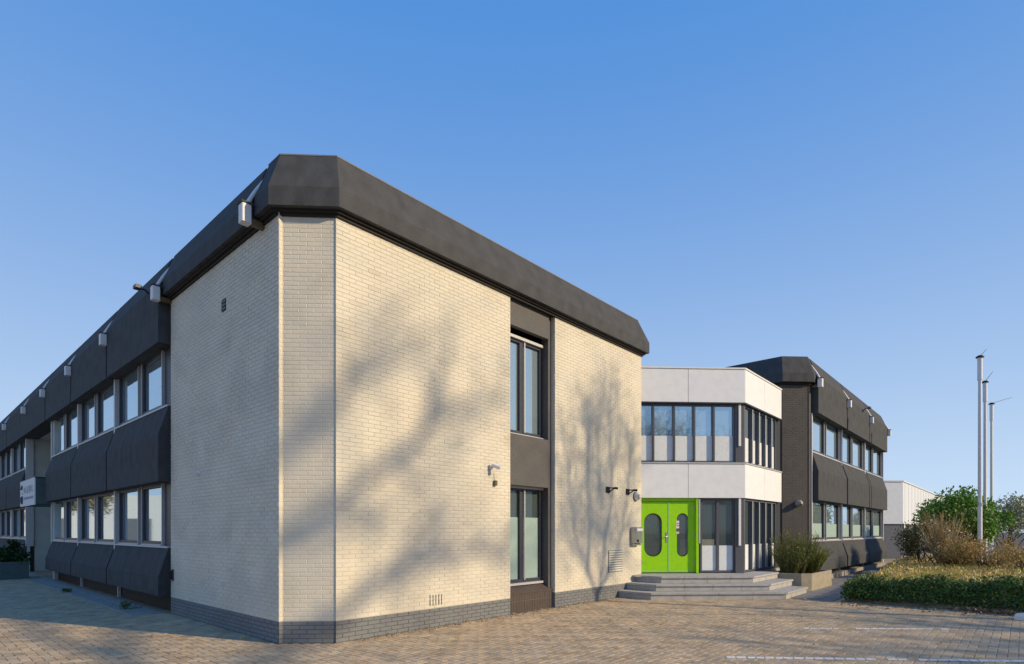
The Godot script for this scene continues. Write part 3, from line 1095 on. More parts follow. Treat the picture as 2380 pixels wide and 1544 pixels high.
# a door leaf with a glazed slot with round ends
func door(b: Node3D, pos: Vector3, w: float, h: float, cx: float, r: float, right := false) -> void:
	var d := group_node("door", b, pos)
	var mb := MB.new()
	var y0 := 0.42
	var y1 := 1.56
	var inner: Array = []
	var N := 14
	for k in N + 1:
		var a := PI * k / N
		inner.append(Vector2(cx + r * cos(a), y1 - r + r * sin(a)))
	for k in N + 1:
		var a := PI + PI * k / N
		inner.append(Vector2(cx + r * cos(a), y0 + r + r * sin(a)))
	var mid := Vector2(cx, (y0 + y1) / 2)
	var outer: Array = []
	for p in inner:
		var q: Vector2 = p - mid
		var sx := ((w - mid.x) if q.x > 0 else mid.x) / maxf(absf(q.x), 1e-6)
		var sy := ((h - mid.y) if q.y > 0 else mid.y) / maxf(absf(q.y), 1e-6)
		outer.append(mid + q * minf(sx, sy))
	var m := inner.size()
	for k in m:
		var k2 := (k + 1) % m
		var a: Vector2 = inner[k]
		var c: Vector2 = inner[k2]
		var oa: Vector2 = outer[k]
		var oc: Vector2 = outer[k2]
		var f := 0.06
		# corner between two outer points on different sides
		if absf(oa.x - oc.x) > 1e-4 and absf(oa.y - oc.y) > 1e-4:
			var kx := w if maxf(oa.x, oc.x) > w - 1e-3 else 0.0
			var ky := h if maxf(oa.y, oc.y) > h - 1e-3 else 0.0
			mb.tri(Vector3(oa.x, oa.y, f), Vector3(kx, ky, f), Vector3(oc.x, oc.y, f))
		mb.quad(Vector3(a.x, a.y, f), Vector3(oa.x, oa.y, f), Vector3(oc.x, oc.y, f), Vector3(c.x, c.y, f))
		mb.quad(Vector3(c.x, c.y, f), Vector3(c.x, c.y, 0.0), Vector3(a.x, a.y, 0.0), Vector3(a.x, a.y, f))
	mb.quad(Vector3(w, 0, 0), Vector3(w, h, 0), Vector3(w, h, 0.06), Vector3(w, 0, 0.06))
	mb.quad(Vector3(0, 0, 0), Vector3(0, 0, 0.06), Vector3(0, h, 0.06), Vector3(0, h, 0))
	mb.quad(Vector3(0, h, 0.06), Vector3(w, h, 0.06), Vector3(w, h, 0), Vector3(0, h, 0))
	obj("leaf", mb, M.green_door, d)
	var rim := MB.new()
	for k in m:
		var k2 := (k + 1) % m
		var a: Vector2 = inner[k]
		var c: Vector2 = inner[k2]
		var a2: Vector2 = mid + (a - mid) * (1.0 - 0.022 / maxf((a - mid).length(), 0.05))
		var c2: Vector2 = mid + (c - mid) * (1.0 - 0.022 / maxf((c - mid).length(), 0.05))
		rim.quad(Vector3(a2.x, a2.y, 0.05), Vector3(a.x, a.y, 0.05), Vector3(c.x, c.y, 0.05), Vector3(c2.x, c2.y, 0.05))
	obj("gasket", rim, M.rubber, d)
	var gl := MB.new()
	for k in range(1, m - 1):
		gl.tri(Vector3(inner[0].x, inner[0].y, 0.035), Vector3(inner[k].x, inner[k].y, 0.035), Vector3(inner[k + 1].x, inner[k + 1].y, 0.035))
	obj("pane", gl, M.glass_clear, d)
	var bar := MB.new()
	bar.box(Vector3(cx - r, 1.055, 0.012), Vector3(cx + r, 1.085, 0.03))
	obj("rail", bar, M.rubber, d)
	for y in [0.22, 0.95, 1.66]:
		var hg := MB.new()
		var hx := w - 0.012 if right else 0.012
		hg.tube([Vector3(hx, y, 0.066), Vector3(hx, y + 0.10, 0.066)], [0.011, 0.011], 8)
		obj("hinge", hg, M.steel, d)
	var kick := MB.new()
	kick.box(Vector3(0.02, 0.012, 0.0605), Vector3(w - 0.02, 0.05, 0.064))
	obj("weather_bar", kick, M.green_edge, d)
	if not right:
		var pl := MB.new()
		pl.bevel_box(Vector3(w - 0.075, 0.80, 0.06), Vector3(w - 0.03, 1.06, 0.072), 0.004)
		pl.tube([Vector3(w - 0.052, 0.95, 0.07), Vector3(w - 0.052, 0.95, 0.115), Vector3(w - 0.17, 0.95, 0.12)], [0.011, 0.011, 0.010], 8)
		obj("handle", pl, M.steel, d)
	else:
		for k in 5:
			var s := MB.new()
			s.box(Vector3(cx - r - 0.02, 1.02 + k * 0.072, 0.061), Vector3(cx - r + 0.06, 1.075 + k * 0.072, 0.063))
			obj("sticker", s, M.sticker if k in [0, 3] else (M.white_metal if k in [2, 4] else M.ink), d)

# ---------------------------------------------------------------- brown wing on the right
const WING := Vector2(8.757, 17.0)

func make_right_wing() -> void:
	var b := thing("brown_wing", "brown brick office wing with dark concrete panels and sunlit window bays", "building", at(WING), TURN)
	brick_corner(b, M.brown_brick, M.brown_brick, 0.0, 0.80, false)
	var lf := MB.new()
	lf.box(Vector3(0.0, 0.0, -14.0), Vector3(0.3, WALL_TOP + 0.1, -3.01))
	obj("wall", lf, M.dark_mortar, b)
	var f := MB.new()
	f.sweep([Vector2(0, -14.0), Vector2(0, -CUT), Vector2(CUT, 0), Vector2(0.76, 0)], FASCIA)
	obj("fascia", f, M.concrete_dark, b)
	var tr1 := MB.new()
	tr1.sweep([Vector2(0, -14.0), Vector2(0, -CUT), Vector2(CUT, 0), Vector2(0.79, 0)], [Vector2(0.05, WALL_TOP - 0.07), Vector2(0.05, WALL_TOP + 0.02), Vector2(-0.05, WALL_TOP + 0.02), Vector2(-0.05, WALL_TOP - 0.07)])
	obj("eaves_batten", tr1, M.trim_dark, b)
	var xs := [0.80, 4.70, 8.70, 12.80]
	for k in 3:
		bay(b, Vector3(xs[k], 0, 0), 0.0, xs[k + 1] - xs[k], {"film": 0.52, "last_post": k == 2})
	hopper(b, Vector3(12.80, 6.30, 0.10))
	# blinds let down behind the last ground floor windows
	var bl := MB.new()
	for k in 34:
		bl.box(Vector3(8.85, 1.36 + k * 0.037, -0.26), Vector3(12.2, 1.385 + k * 0.037, -0.25))
	obj("blind", bl, M.white_metal, b)
	var rooms := MB.new()
	rooms.box(Vector3(0.81, 0.0, -1.6), Vector3(12.9, 6.6, -1.5))
	rooms.box(Vector3(0.81, 2.66, -1.5), Vector3(12.9, 2.9, -0.33))
	rooms.box(Vector3(4.68, 0.0, -1.5), Vector3(4.76, 6.2, -0.25))
	rooms.box(Vector3(8.68, 0.0, -1.5), Vector3(8.76, 6.2, -0.25))
	obj("room_wall", rooms, M.inside, b)
	var endw := MB.new()
	endw.box(Vector3(12.86, 0.0, -14.0), Vector3(13.12, 6.35, 0.0))
	obj("end_wall", endw, M.render_light, b)
	var roof := MB.new()
	roof.prism([Vector2(0.3, -14.0), Vector2(0.3, -0.9), Vector2(0.9, -0.3), Vector2(13.1, -0.3), Vector2(13.1, -14.0)], 6.4, 6.92)
	obj("roof", roof, M.roofing, b)
	var foot := MB.new()
	foot.box(Vector3(0.80, 0.0, -0.10), Vector3(13.0, 0.16, 0.10))
	obj("footing", foot, M.kerb_stone, b)

# ---------------------------------------------------------------- buildings around
func make_neighbours() -> void:
	# white hall behind the shrubs: corner at 2099 of 2380 across
	var c := Vector2((2099.0 - 1190.0) / FOC * 33.0, 33.0)
	var b := thing("white_hall", "distant flat-roofed hall, white above and dark grey below, behind the shrubs", "building", at(c), TURN)
	var up := MB.new()
	up.prism([Vector2(0, 0), Vector2(30, 0), Vector2(30, -20), Vector2(-14, -14)], 2.02, 4.48)
	obj("upper_wall", up, M.neighbour_white, b)
	var lo := MB.new()
	lo.prism([Vector2(0.05, -0.06), Vector2(30, -0.06), Vector2(30, -20), Vector2(-13.9, -14.0)], -0.2, 2.018)
	obj("lower_wall", lo, M.neighbour_grey, b)
	var cp := MB.new()
	cp.sweep([Vector2(-14, -14), Vector2(0, 0), Vector2(30, 0)], [Vector2(0.05, 4.482), Vector2(0.05, 4.56), Vector2(-0.2, 4.56), Vector2(-0.2, 4.482)])
	obj("coping", cp, M.neighbour_white, b)
	for k in 20:
		var r := MB.new()
		r.box(Vector3(0.7 + k * 1.4, 2.03, 0.002), Vector3(0.72 + k * 1.4, 4.47, 0.010))
		obj("cladding_rib", r, M.neighbour_white, b)
	var dp := MB.new()
	dp.box(Vector3(0.35, 0.0, -0.04), Vector3(0.75, 2.016, 0.02))
	obj("pillar", dp, M.neighbour_white, b)
	# hall over the road on the left, which the shaded windows mirror
	var o := Vector2(-62.0, 30.0)
	var h := thing("roadside_hall", "long white hall over the road, mirrored in the shaded windows", "building", at(o), 0.0)
	var w := MB.new()
	w.box(Vector3(-30, 0.0, -40), Vector3(0, 5.6, 40))
	obj("wall", w, M.neighbour_white, h)
	for k in 9:
		var d := MB.new()
		d.box(Vector3(0.002, 0.0, -38 + k * 8.5), Vector3(0.06, 3.0, -35.0 + k * 8.5))
		obj("gate", d, M.neighbour_grey, h)

# ---------------------------------------------------------------- steps
func make_steps() -> void:
	var b := thing("entrance_steps", "three grey stone steps with splayed ends in front of the green doors", "steps", at(LINK), TURN - PI / 4)
	# in the entrance building's axes: front edges and splays
	var rows := [[-0.10, 3.02, 1.56], [0.12, 2.78, 1.25], [0.34, 2.52, 0.95]]
	for k in 3:
		var y0 := 0.165 * k
		var y1 := 0.165 * (k + 1)
		var z: float = rows[k][2]
		var xl: float = rows[k][0] - 0.12
		var xr: float = rows[k][1]
		var back := -0.30
		# outline: left splay goes back to the wall, right splay goes back along the side
		var dl: float = z - 0.35
		var dr_: float = 1.22 + 0.06 * k
		var lo := [Vector2(xl, z), Vector2(xr, z), Vector2(xr + dr_, z - dr_), Vector2(xr + dr_ - 1.3, z - dr_ - 1.3), Vector2(xl - dl, z - dl)]
		if k < 2:
			pass
		var core := MB.new()
		core.prism([lo[0] + Vector2(0.02, -0.03), lo[1] + Vector2(-0.02, -0.03), lo[2] + Vector2(-0.02, -0.03), lo[3], lo[4] + Vector2(0.04, 0.0)], y0 + 0.001 if k else -0.05, y1 - 0.045)
		obj("step_core", core, M.dark_mortar if k < 0 else M.step_stone, b)
		# treads: slabs with a nosing, and riser stones below it
		var segs := [[lo[4], lo[0], 2], [lo[0], lo[1], 4], [lo[1], lo[2], 4]]
		for sg in segs:
			var a: Vector2 = sg[0]
			var e: Vector2 = sg[1]
			var n: int = sg[2]
			var dd: Vector2 = (e - a) / n
			var nn := Vector2(-dd.y, dd.x).normalized()
			if nn.dot(Vector2(0, 1)) < 0:
				nn = -nn
			for j in n:
				var p: Vector2 = a + dd * j + dd.normalized() * 0.004
				var q: Vector2 = a + dd * (j + 1) - dd.normalized() * 0.004
				var rs := MB.new()
				rs.prism([p - nn * 0.02, q - nn * 0.02, q - nn * 0.08, p - nn * 0.08], y0 + 0.004 if k else -0.03, y1 - 0.046)
				obj("riser", rs, M.step_stone, b)
				var ts := MB.new()
				ts.prism([p + nn * (0.012 + rng.randf() * 0.004), q + nn * (0.012 + rng.randf() * 0.004), q - nn * 0.42, p - nn * 0.42], y1 - 0.044, y1 - 0.0005 * (j % 3) - rng.randf() * 0.001)
				obj("tread", ts, M.step_stone, b)
	var land := MB.new()
	land.prism([Vector2(-0.3, 0.60), Vector2(2.45, 0.60), Vector2(3.66, -0.61), Vector2(2.86, -1.41), Vector2(2.6, -0.05), Vector2(-0.6, -0.05)], 0.455, 0.4935)
	obj("landing", land, M.step_stone, b)

# ---------------------------------------------------------------- fittings on the walls
func on_wall(s: float, y: float) -> Vector3:
	var p := CORNER + DR * s
	return at(p, y)

func make_wall_fittings() -> void:
	# security camera with a sensor below
	var c := thing("security_camera", "white security camera on the cream wall left of the tall window strip", "camera", on_wall(3.74, 2.77), TURN)
	var m := MB.new()
	m.tube([Vector3(0, 0, 0.0), Vector3(0, 0, 0.05)], [0.05, 0.045], 12)
	obj("base", m, M.white_metal, c)
	var a := MB.new()
	a.tube([Vector3(0, 0, 0.04), Vector3(0.0, 0.0, 0.10), Vector3(0.02, 0.02, 0.13)], [0.015, 0.015, 0.015], 8)
	obj("arm", a, M.white_metal, c)
	var bd := MB.new()
	bd.tube([Vector3(-0.02, 0.06, 0.08), Vector3(0.0, 0.04, 0.13), Vector3(0.06, -0.02, 0.26)], [0.045, 0.05, 0.05], 12)
	obj("body", bd, M.white_metal, c)
	var s := thing("motion_sensor", "small brown motion sensor below the white security camera", "sensor", on_wall(3.84, 2.50), TURN)
	var sb := MB.new()
	sb.bevel_box(Vector3(-0.045, -0.07, 0.008), Vector3(0.045, 0.05, 0.07), 0.012)
	obj("housing", sb, M.brown_plastic, s)
	var st := MB.new()
	st.tube([Vector3(-0.02, 0.22, 0.02), Vector3(0, 0.12, 0.03), Vector3(0, 0.04, 0.04)], [0.008, 0.008, 0.012], 6)
	obj("cable", st, M.white_metal, s)
	# two black brackets
	for q in [[7.69, "black metal bracket on the cream wall, nearer the tall window strip"], [8.59, "black metal bracket on the cream wall, nearer the green doors"]]:
		var k := thing("wall_bracket", q[1], "bracket", on_wall(q[0], 2.57), TURN, "black brackets on the cream wall")
		k.scale = Vector3.ONE * 0.75
		var p := MB.new()
		p.box(Vector3(-0.10, -0.09, 0.010), Vector3(0.10, 0.10, 0.03))
		obj("plate", p, M.black_metal, k)
		var ar := MB.new()
		ar.tube([Vector3(0.0, -0.07, 0.03), Vector3(0.06, -0.02, 0.10), Vector3(0.12, 0.06, 0.19)], [0.022, 0.018, 0.016], 8)
		ar.tube([Vector3(-0.06, 0.06, 0.03), Vector3(0.12, 0.06, 0.20)], [0.018, 0.018], 8)
		obj("arm", ar, M.black_metal, k)
		var hd := MB.new()
		hd.tube([Vector3(0.10, 0.06, 0.18), Vector3(0.18, 0.05, 0.27)], [0.035, 0.04], 10)
		obj("head", hd, M.black_metal, k)
	var d := thing("dome_lamp", "small oval grey lamp on the cream wall above the green doors' edge", "lamp", on_wall(8.98, 2.47), TURN)
	var dm := MB.new()
	dm.tube([Vector3(0, 0, 0.005), Vector3(0, 0, 0.06), Vector3(0, -0.01, 0.11), Vector3(0, -0.01, 0.13)], [0.10, 0.10, 0.07, 0.02], 14)
	obj("globe", dm, M.white_metal, d)
	var dr2 := MB.new()
	dr2.tube([Vector3(0, 0, 0.004), Vector3(0, 0, 0.03)], [0.125, 0.12], 14)
	obj("rim", dr2, M.plinth, d)
	for fitting in [c, s]:
		fitting.scale = Vector3.ONE * 0.8
	# letter box
	var l := thing("letter_box", "brushed steel letter box on the cream wall beside the green doors", "letter box", on_wall(8.90, 1.30), TURN)
	var lb := MB.new()
	lb.bevel_box(Vector3(-0.16, 0.0, 0.01), Vector3(0.16, 0.40, 0.17), 0.012)
	obj("body", lb, M.steel, l)
	var fl := MB.new()
	fl.box(Vector3(-0.14, 0.30, 0.171), Vector3(0.14, 0.37, 0.182))
	obj("flap", fl, M.white_metal, l)
	var sl := MB.new()
	sl.tube([Vector3(-0.09, 0.06, 0.165), Vector3(-0.09, 0.06, 0.185)], [0.035, 0.035], 10)
	obj("lock", sl, M.black_metal, l)
	var pp := MB.new()
	pp.tube([Vector3(-0.16, -0.03, 0.09), Vector3(0.18, -0.03, 0.09)], [0.03, 0.03], 8)
	obj("newspaper_tube", pp, M.steel, l)
	# lamp on the brown wall
	var bw := WING + (DR * CUT + DL * CUT) * 0.5 + (DR - DL).normalized() * 0.06
	var w := thing("bulkhead_lamp", "round grey bulkhead lamp on the brown brick wall", "lamp", at(bw, 2.45), TURN - PI / 4)
	var wl := MB.new()
	wl.tube([Vector3(0, 0, 0.0), Vector3(0, 0, 0.03)], [0.10, 0.10], 14)
	obj("base", wl, M.plinth, w)
	var wg := MB.new()
	wg.tube([Vector3(0, 0, 0.03), Vector3(0, 0, 0.14), Vector3(0, 0, 0.20), Vector3(0, 0, 0.22)], [0.10, 0.095, 0.06, 0.02], 14)
	obj("globe", wg, M.render_light, w)
	# floodlights on the roof panels
	for q in [[CORNER + DL * 5.75 - DR * 0.20, -PI / 2, "floodlight on a short arm at the shaded facade's roof panel"], [WING + DR * 7.4 - DL * 0.22, 0.0, "floodlight on a short arm at the brown wing's roof panel"]]:
		var f := thing("floodlight", q[2], "lamp", at(q[0], 6.45), TURN + q[1])
		var fa := MB.new()
		fa.tube([Vector3(0, -0.12, -0.04), Vector3(0, -0.02, 0.06), Vector3(0.0, -0.02, 0.14)], [0.018, 0.018, 0.018], 8)
		obj("arm", fa, M.black_metal, f)
		var fh := MB.new()
		fh.bevel_box(Vector3(-0.09, -0.04, 0.13), Vector3(0.09, 0.03, 0.25), 0.012)
		obj("housing", fh, M.plinth, f)
		var fg := MB.new()
		fg.box(Vector3(-0.075, -0.046, 0.145), Vector3(0.075, -0.041, 0.235))
		obj("lens", fg, M.frame_dark, f)
	# canopy with a name board over the recessed entrance
	var cp := CORNER + DL * 18.4
	var k2 := thing("entrance_canopy", "dark boxed canopy over the recessed entrance of the shaded facade", "canopy", at(cp, 2.50), TURN - PI / 2)
	var cb := MB.new()
	cb.box(Vector3(-1.55, 0.0, -1.58), Vector3(1.50, 0.86, 0.42))
	obj("box", cb, M.planter_green, k2)
	var cs := MB.new()
	cs.box(Vector3(-1.57, 0.86, -1.58), Vector3(1.52, 0.90, 0.44))
	obj("cap", cs, M.frame_dark, k2)
	var sg := thing("name_board", "white name board with dark emblem and grey lettering on the canopy", "sign", at(cp - DR * 0.422, 2.48), TURN - PI / 2)
	var sbd := MB.new()
	sbd.box(Vector3(-1.50, 0.0, 0.0), Vector3(1.49, 0.90, 0.03))
	obj("board", sbd, M.sign_white, sg)
	var em := MB.new()
	em.tube([Vector3(-1.0, 0.10, 0.031), Vector3(-0.92, 0.28, 0.031), Vector3(-0.98, 0.36, 0.031)], [0.05, 0.09, 0.03], 6)
	em.tube([Vector3(-1.02, 0.60, 0.031), Vector3(-0.98, 0.74, 0.031)], [0.06, 0.04], 6)
	em.box(Vector3(-1.12, 0.44, 0.03), Vector3(-0.84, 0.47, 0.034))
	obj("emblem", em, M.ink, sg)
	var le := MB.new()
	var x := -0.62
	while x < 1.30:
		var w2 := 0.10 + rng.randf() * 0.08
		var hh := 0.20 + rng.randf() * 0.06
		le.box(Vector3(x, 0.44, 0.031), Vector3(x + 0.035, 0.44 + hh, 0.034))
		le.box(Vector3(x + 0.036, 0.44 + (0.0 if rng.randf() < 0.5 else hh - 0.04), 0.031), Vector3(x + w2, 0.48 + (0.0 if rng.randf() < 0.5 else hh - 0.04), 0.034))
		x += w2 + 0.07
	x = -0.62
	while x < 1.20:
		var w2 := 0.03 + rng.randf() * 0.04
		le.box(Vector3(x, 0.22, 0.031), Vector3(x + w2, 0.22 + 0.07 + rng.randf() * 0.03, 0.034))
		x += w2 + 0.02
	obj("lettering", le, M.ink_grey, sg)

# ---------------------------------------------------------------- plants
# one mesh of small leaves at the given points
func foliage(called: String, parent: Node3D, pts: Array, l: float, w: float, cols: Array, up := 0.3) -> void:
	var mb := MB.new()
	mb.use_col = true
	for k in pts.size():
		var d := Vector3(rng.randfn(), rng.randfn() + up, rng.randfn()).normalized()
		var q := d.cross(Vector3(rng.randfn(), rng.randfn(), rng.randfn())).normalized()
		var s := 0.65 + rng.randf() * 0.7
		var c: Color = cols[rng.randi() % cols.size()]
		var f := 0.7 + rng.randf() * 0.6
		mb.col = Color(c.r * f, c.g * f, c.b * f)
		mb.leaf(pts[k], d, q, l * s, w * s)
	obj(called, mb, M.leaf, parent)

func lumpy(n: int, centre: Vector3, rad: Vector3, lumps: int, size: float, shell := 0.45) -> Array:
	var ls: Array = []
	for k in lumps:
		var d := Vector3(rng.randfn(), rng.randfn() * 0.9 + 0.25, rng.randfn()).normalized()
		ls.append([centre + d * rad * (0.55 + rng.randf() * 0.4), size * (0.6 + rng.randf() * 0.8)])
	var pts: Array = []
	for k in n:
		var a: Array = ls[k % lumps]
		var d := Vector3(rng.randfn(), rng.randfn(), rng.randfn()).normalized()
		var p: Vector3 = a[0] + d * float(a[1]) * pow(rng.randf(), shell)
		if p.y > 0.03:
			pts.append(p)
	return pts

func branch(mb: MB, p: Vector3, d: Vector3, len_: float, r: float, depth: int, opt := {}) -> void:
	var n := 4 if depth > 1 else 3
	var pts: Array = [p]
	var rad: Array = [r]
	var dir := d
	var q := p
	for k in n:
		dir = (dir + Vector3(rng.randfn(), rng.randfn() * 0.6 + opt.get("lift", 0.15), rng.randfn()) * opt.get("wild", 0.16)).normalized()
		q += dir * len_ / n
		pts.append(q)
		rad.append(maxf(r * (1.0 - 0.5 * (k + 1) / n), 0.0035))
	mb.tube(pts, rad, 6 if r > 0.03 else (4 if r > 0.01 else 3), false)
	if depth <= 0:
		return
	var kids: int = opt.get("kids", 4)
	for k in kids:
		var f := 0.35 + 0.65 * (k + rng.randf() * 0.6) / kids
		var at_ := mini(int(f * n), n - 1)
		var base: Vector3 = (pts[at_] as Vector3).lerp(pts[at_ + 1], clampf(f * n - at_, 0, 1))
		var side := dir.cross(Vector3(rng.randfn(), rng.randfn(), rng.randfn())).normalized()
		var nd: Vector3 = (dir * opt.get("ahead", 0.75) + side * opt.get("spread", 0.65)).normalized()
		branch(mb, base, nd, len_ * (0.52 + rng.randf() * 0.22), float(rad[at_]) * 0.62, depth - 1, opt)

func make_planters() -> void:
	# concrete planter to the right of the steps
	var p1 := Vector2((1863.0 - 1190.0) / FOC * 15.0, 15.0)
	var p2 := Vector2((1887.0 - 1190.0) / FOC * 15.02, 15.02)
	var p3 := p2 + DR * 2.1
	var p4 := p3 + DL * 0.85
	var p5 := p1 + DL * 1.0
	var c := (p1 + p3) / 2.0
	var t := thing("concrete_planter", "weathered concrete planter beside the entrance steps", "planter", at(c))
	var ring: Array = []
	var inner: Array = []
	var mid := (p1 + p2 + p3 + p4 + p5) / 5.0
	for p in [p1, p2, p3, p4, p5]:
		var q: Vector2 = p - c
		ring.append(Vector2(q.x, -q.y))
		var qi: Vector2 = (p + (mid - p).normalized() * 0.09) - c
		inner.append(Vector2(qi.x, -qi.y))
	for k in 5:
		var k2 := (k + 1) % 5
		var w := MB.new()
		w.prism([ring[k], ring[k2], inner[k2], inner[k]], 0.0, 0.47 - 0.002 * k)
		obj("wall", w, M.planter_concrete, t)
	var so := MB.new()
	so.prism(inner, 0.1, 0.42)
	obj("soil", so, M.soil, t)
	# broom-like shrubs in it
	var centres := [[mid + Vector2(-0.45, -0.25), 0.95, 0.55], [mid + Vector2(-0.10, 0.05), 1.30, 0.50], [mid + Vector2(0.40, 0.25), 0.90, 0.55]]
	var labs := ["feathery green broom shrub in the concrete planter, on the steps' side", "tallest feathery green broom shrub in the middle of the concrete planter", "yellowish green broom shrub at the far end of the concrete planter"]
	for k in 3:
		var w: Vector2 = centres[k][0]
		var hh: float = centres[k][1]
		var s := thing("broom_shrub", labs[k], "shrub", at(w, 0.40), 0.0, "shrubs in the concrete planter")
		var st := MB.new()
		st.use_col = true
		var lf: Array = []
		for q in 380:
			var a := rng.randf() * TAU
			var r := sqrt(rng.randf()) * 0.16
			var base := Vector3(cos(a) * r, 0.0, sin(a) * r)
			var lean := (0.25 + rng.randf() * 0.75) * float(centres[k][2])
			var l := hh * (0.55 + rng.randf() * 0.5)
			var tip := Vector3(cos(a) * (r + lean * l), l * (1.0 - lean * 0.35), sin(a) * (r + lean * l))
			var m1 := base.lerp(tip, 0.5) + Vector3(0, 0.06 * l, 0)
			var v := 0.75 + rng.randf() * 0.5
			st.col = Color(0.13 * v, 0.10 * v, 0.055 * v) if rng.randf() < 0.35 else (Color(0.13 * v, 0.15 * v, 0.045 * v) if k < 2 else Color(0.19 * v, 0.19 * v, 0.04 * v))
			st.tube([base, m1, tip], [0.007, 0.0055, 0.002], 3, false)
			for z in 5:
				lf.append(base.lerp(tip, 0.35 + 0.65 * rng.randf()) + Vector3(rng.randfn(), rng.randfn(), rng.randfn()) * 0.02)
		obj("stems", st, M.twig, s)
		foliage("leaves", s, lf, 0.075, 0.014, [Color(0.15, 0.20, 0.055), Color(0.21, 0.25, 0.065), Color(0.26, 0.25, 0.08)] if k < 2 else [Color(0.28, 0.31, 0.05), Color(0.23, 0.27, 0.04)], 1.2)
	# dark planter by the recessed entrance, with an evergreen
	var g := CORNER + DL * 18.1 - DR * 1.0
	var d := thing("dark_planter", "dark green planter box at the recessed entrance", "planter", at(g), TURN)
	var bx := MB.new()
	for q in [[Vector3(-0.5, 0, 0.42), Vector3(0.5, 0.58, 0.5)], [Vector3(-0.5, 0, -0.5), Vector3(0.5, 0.58, -0.42)], [Vector3(-0.5, 0, -0.419), Vector3(-0.42, 0.578, 0.419)], [Vector3(0.42, 0, -0.419), Vector3(0.5, 0.578, 0.419)]]:
		var w := MB.new()
		w.box(q[0], q[1])
		obj("side", w, M.planter_green, d)
	bx.box(Vector3(-0.418, 0.02, -0.418), Vector3(0.418, 0.50, 0.418))
	obj("soil", bx, M.soil, d)
	var sh := thing("evergreen_bush", "dark green leafy bush in the planter at the recessed entrance", "bush", at(g, 0.48), TURN)
	var sm := MB.new()
	for q in 7:
		branch(sm, Vector3(rng.randfn() * 0.1, 0, rng.randfn() * 0.1), Vector3(rng.randfn() * 0.5, 1, rng.randfn() * 0.5).normalized(), 0.5, 0.012, 1)
	obj("stems", sm, M.bark, sh)
	var pts := lumpy(1500, Vector3(0, 0.22, 0), Vector3(0.5, 0.22, 0.5), 9, 0.22)
	pts.append_array(lumpy(500, Vector3(0.15, 0.60, -0.1), Vector3(0.22, 0.2, 0.22), 4, 0.14))
	foliage("leaves", sh, pts, 0.10, 0.055, [Color(0.03, 0.07, 0.025), Color(0.045, 0.10, 0.03), Color(0.03, 0.06, 0.03)])

# ---------------------------------------------------------------- garden on the right
func bed_height(w: Vector2) -> float:
	var d := w - BED
	var a := clampf(d.dot(DR) / 1.2, 0, 1)
	var b := clampf(d.dot(Vector2(0.8, -0.6)) / 0.6, 0, 1)
	return 0.0 + 0.40 * smoothstep(0.0, 1.0, a) * smoothstep(0.0, 1.0, b)

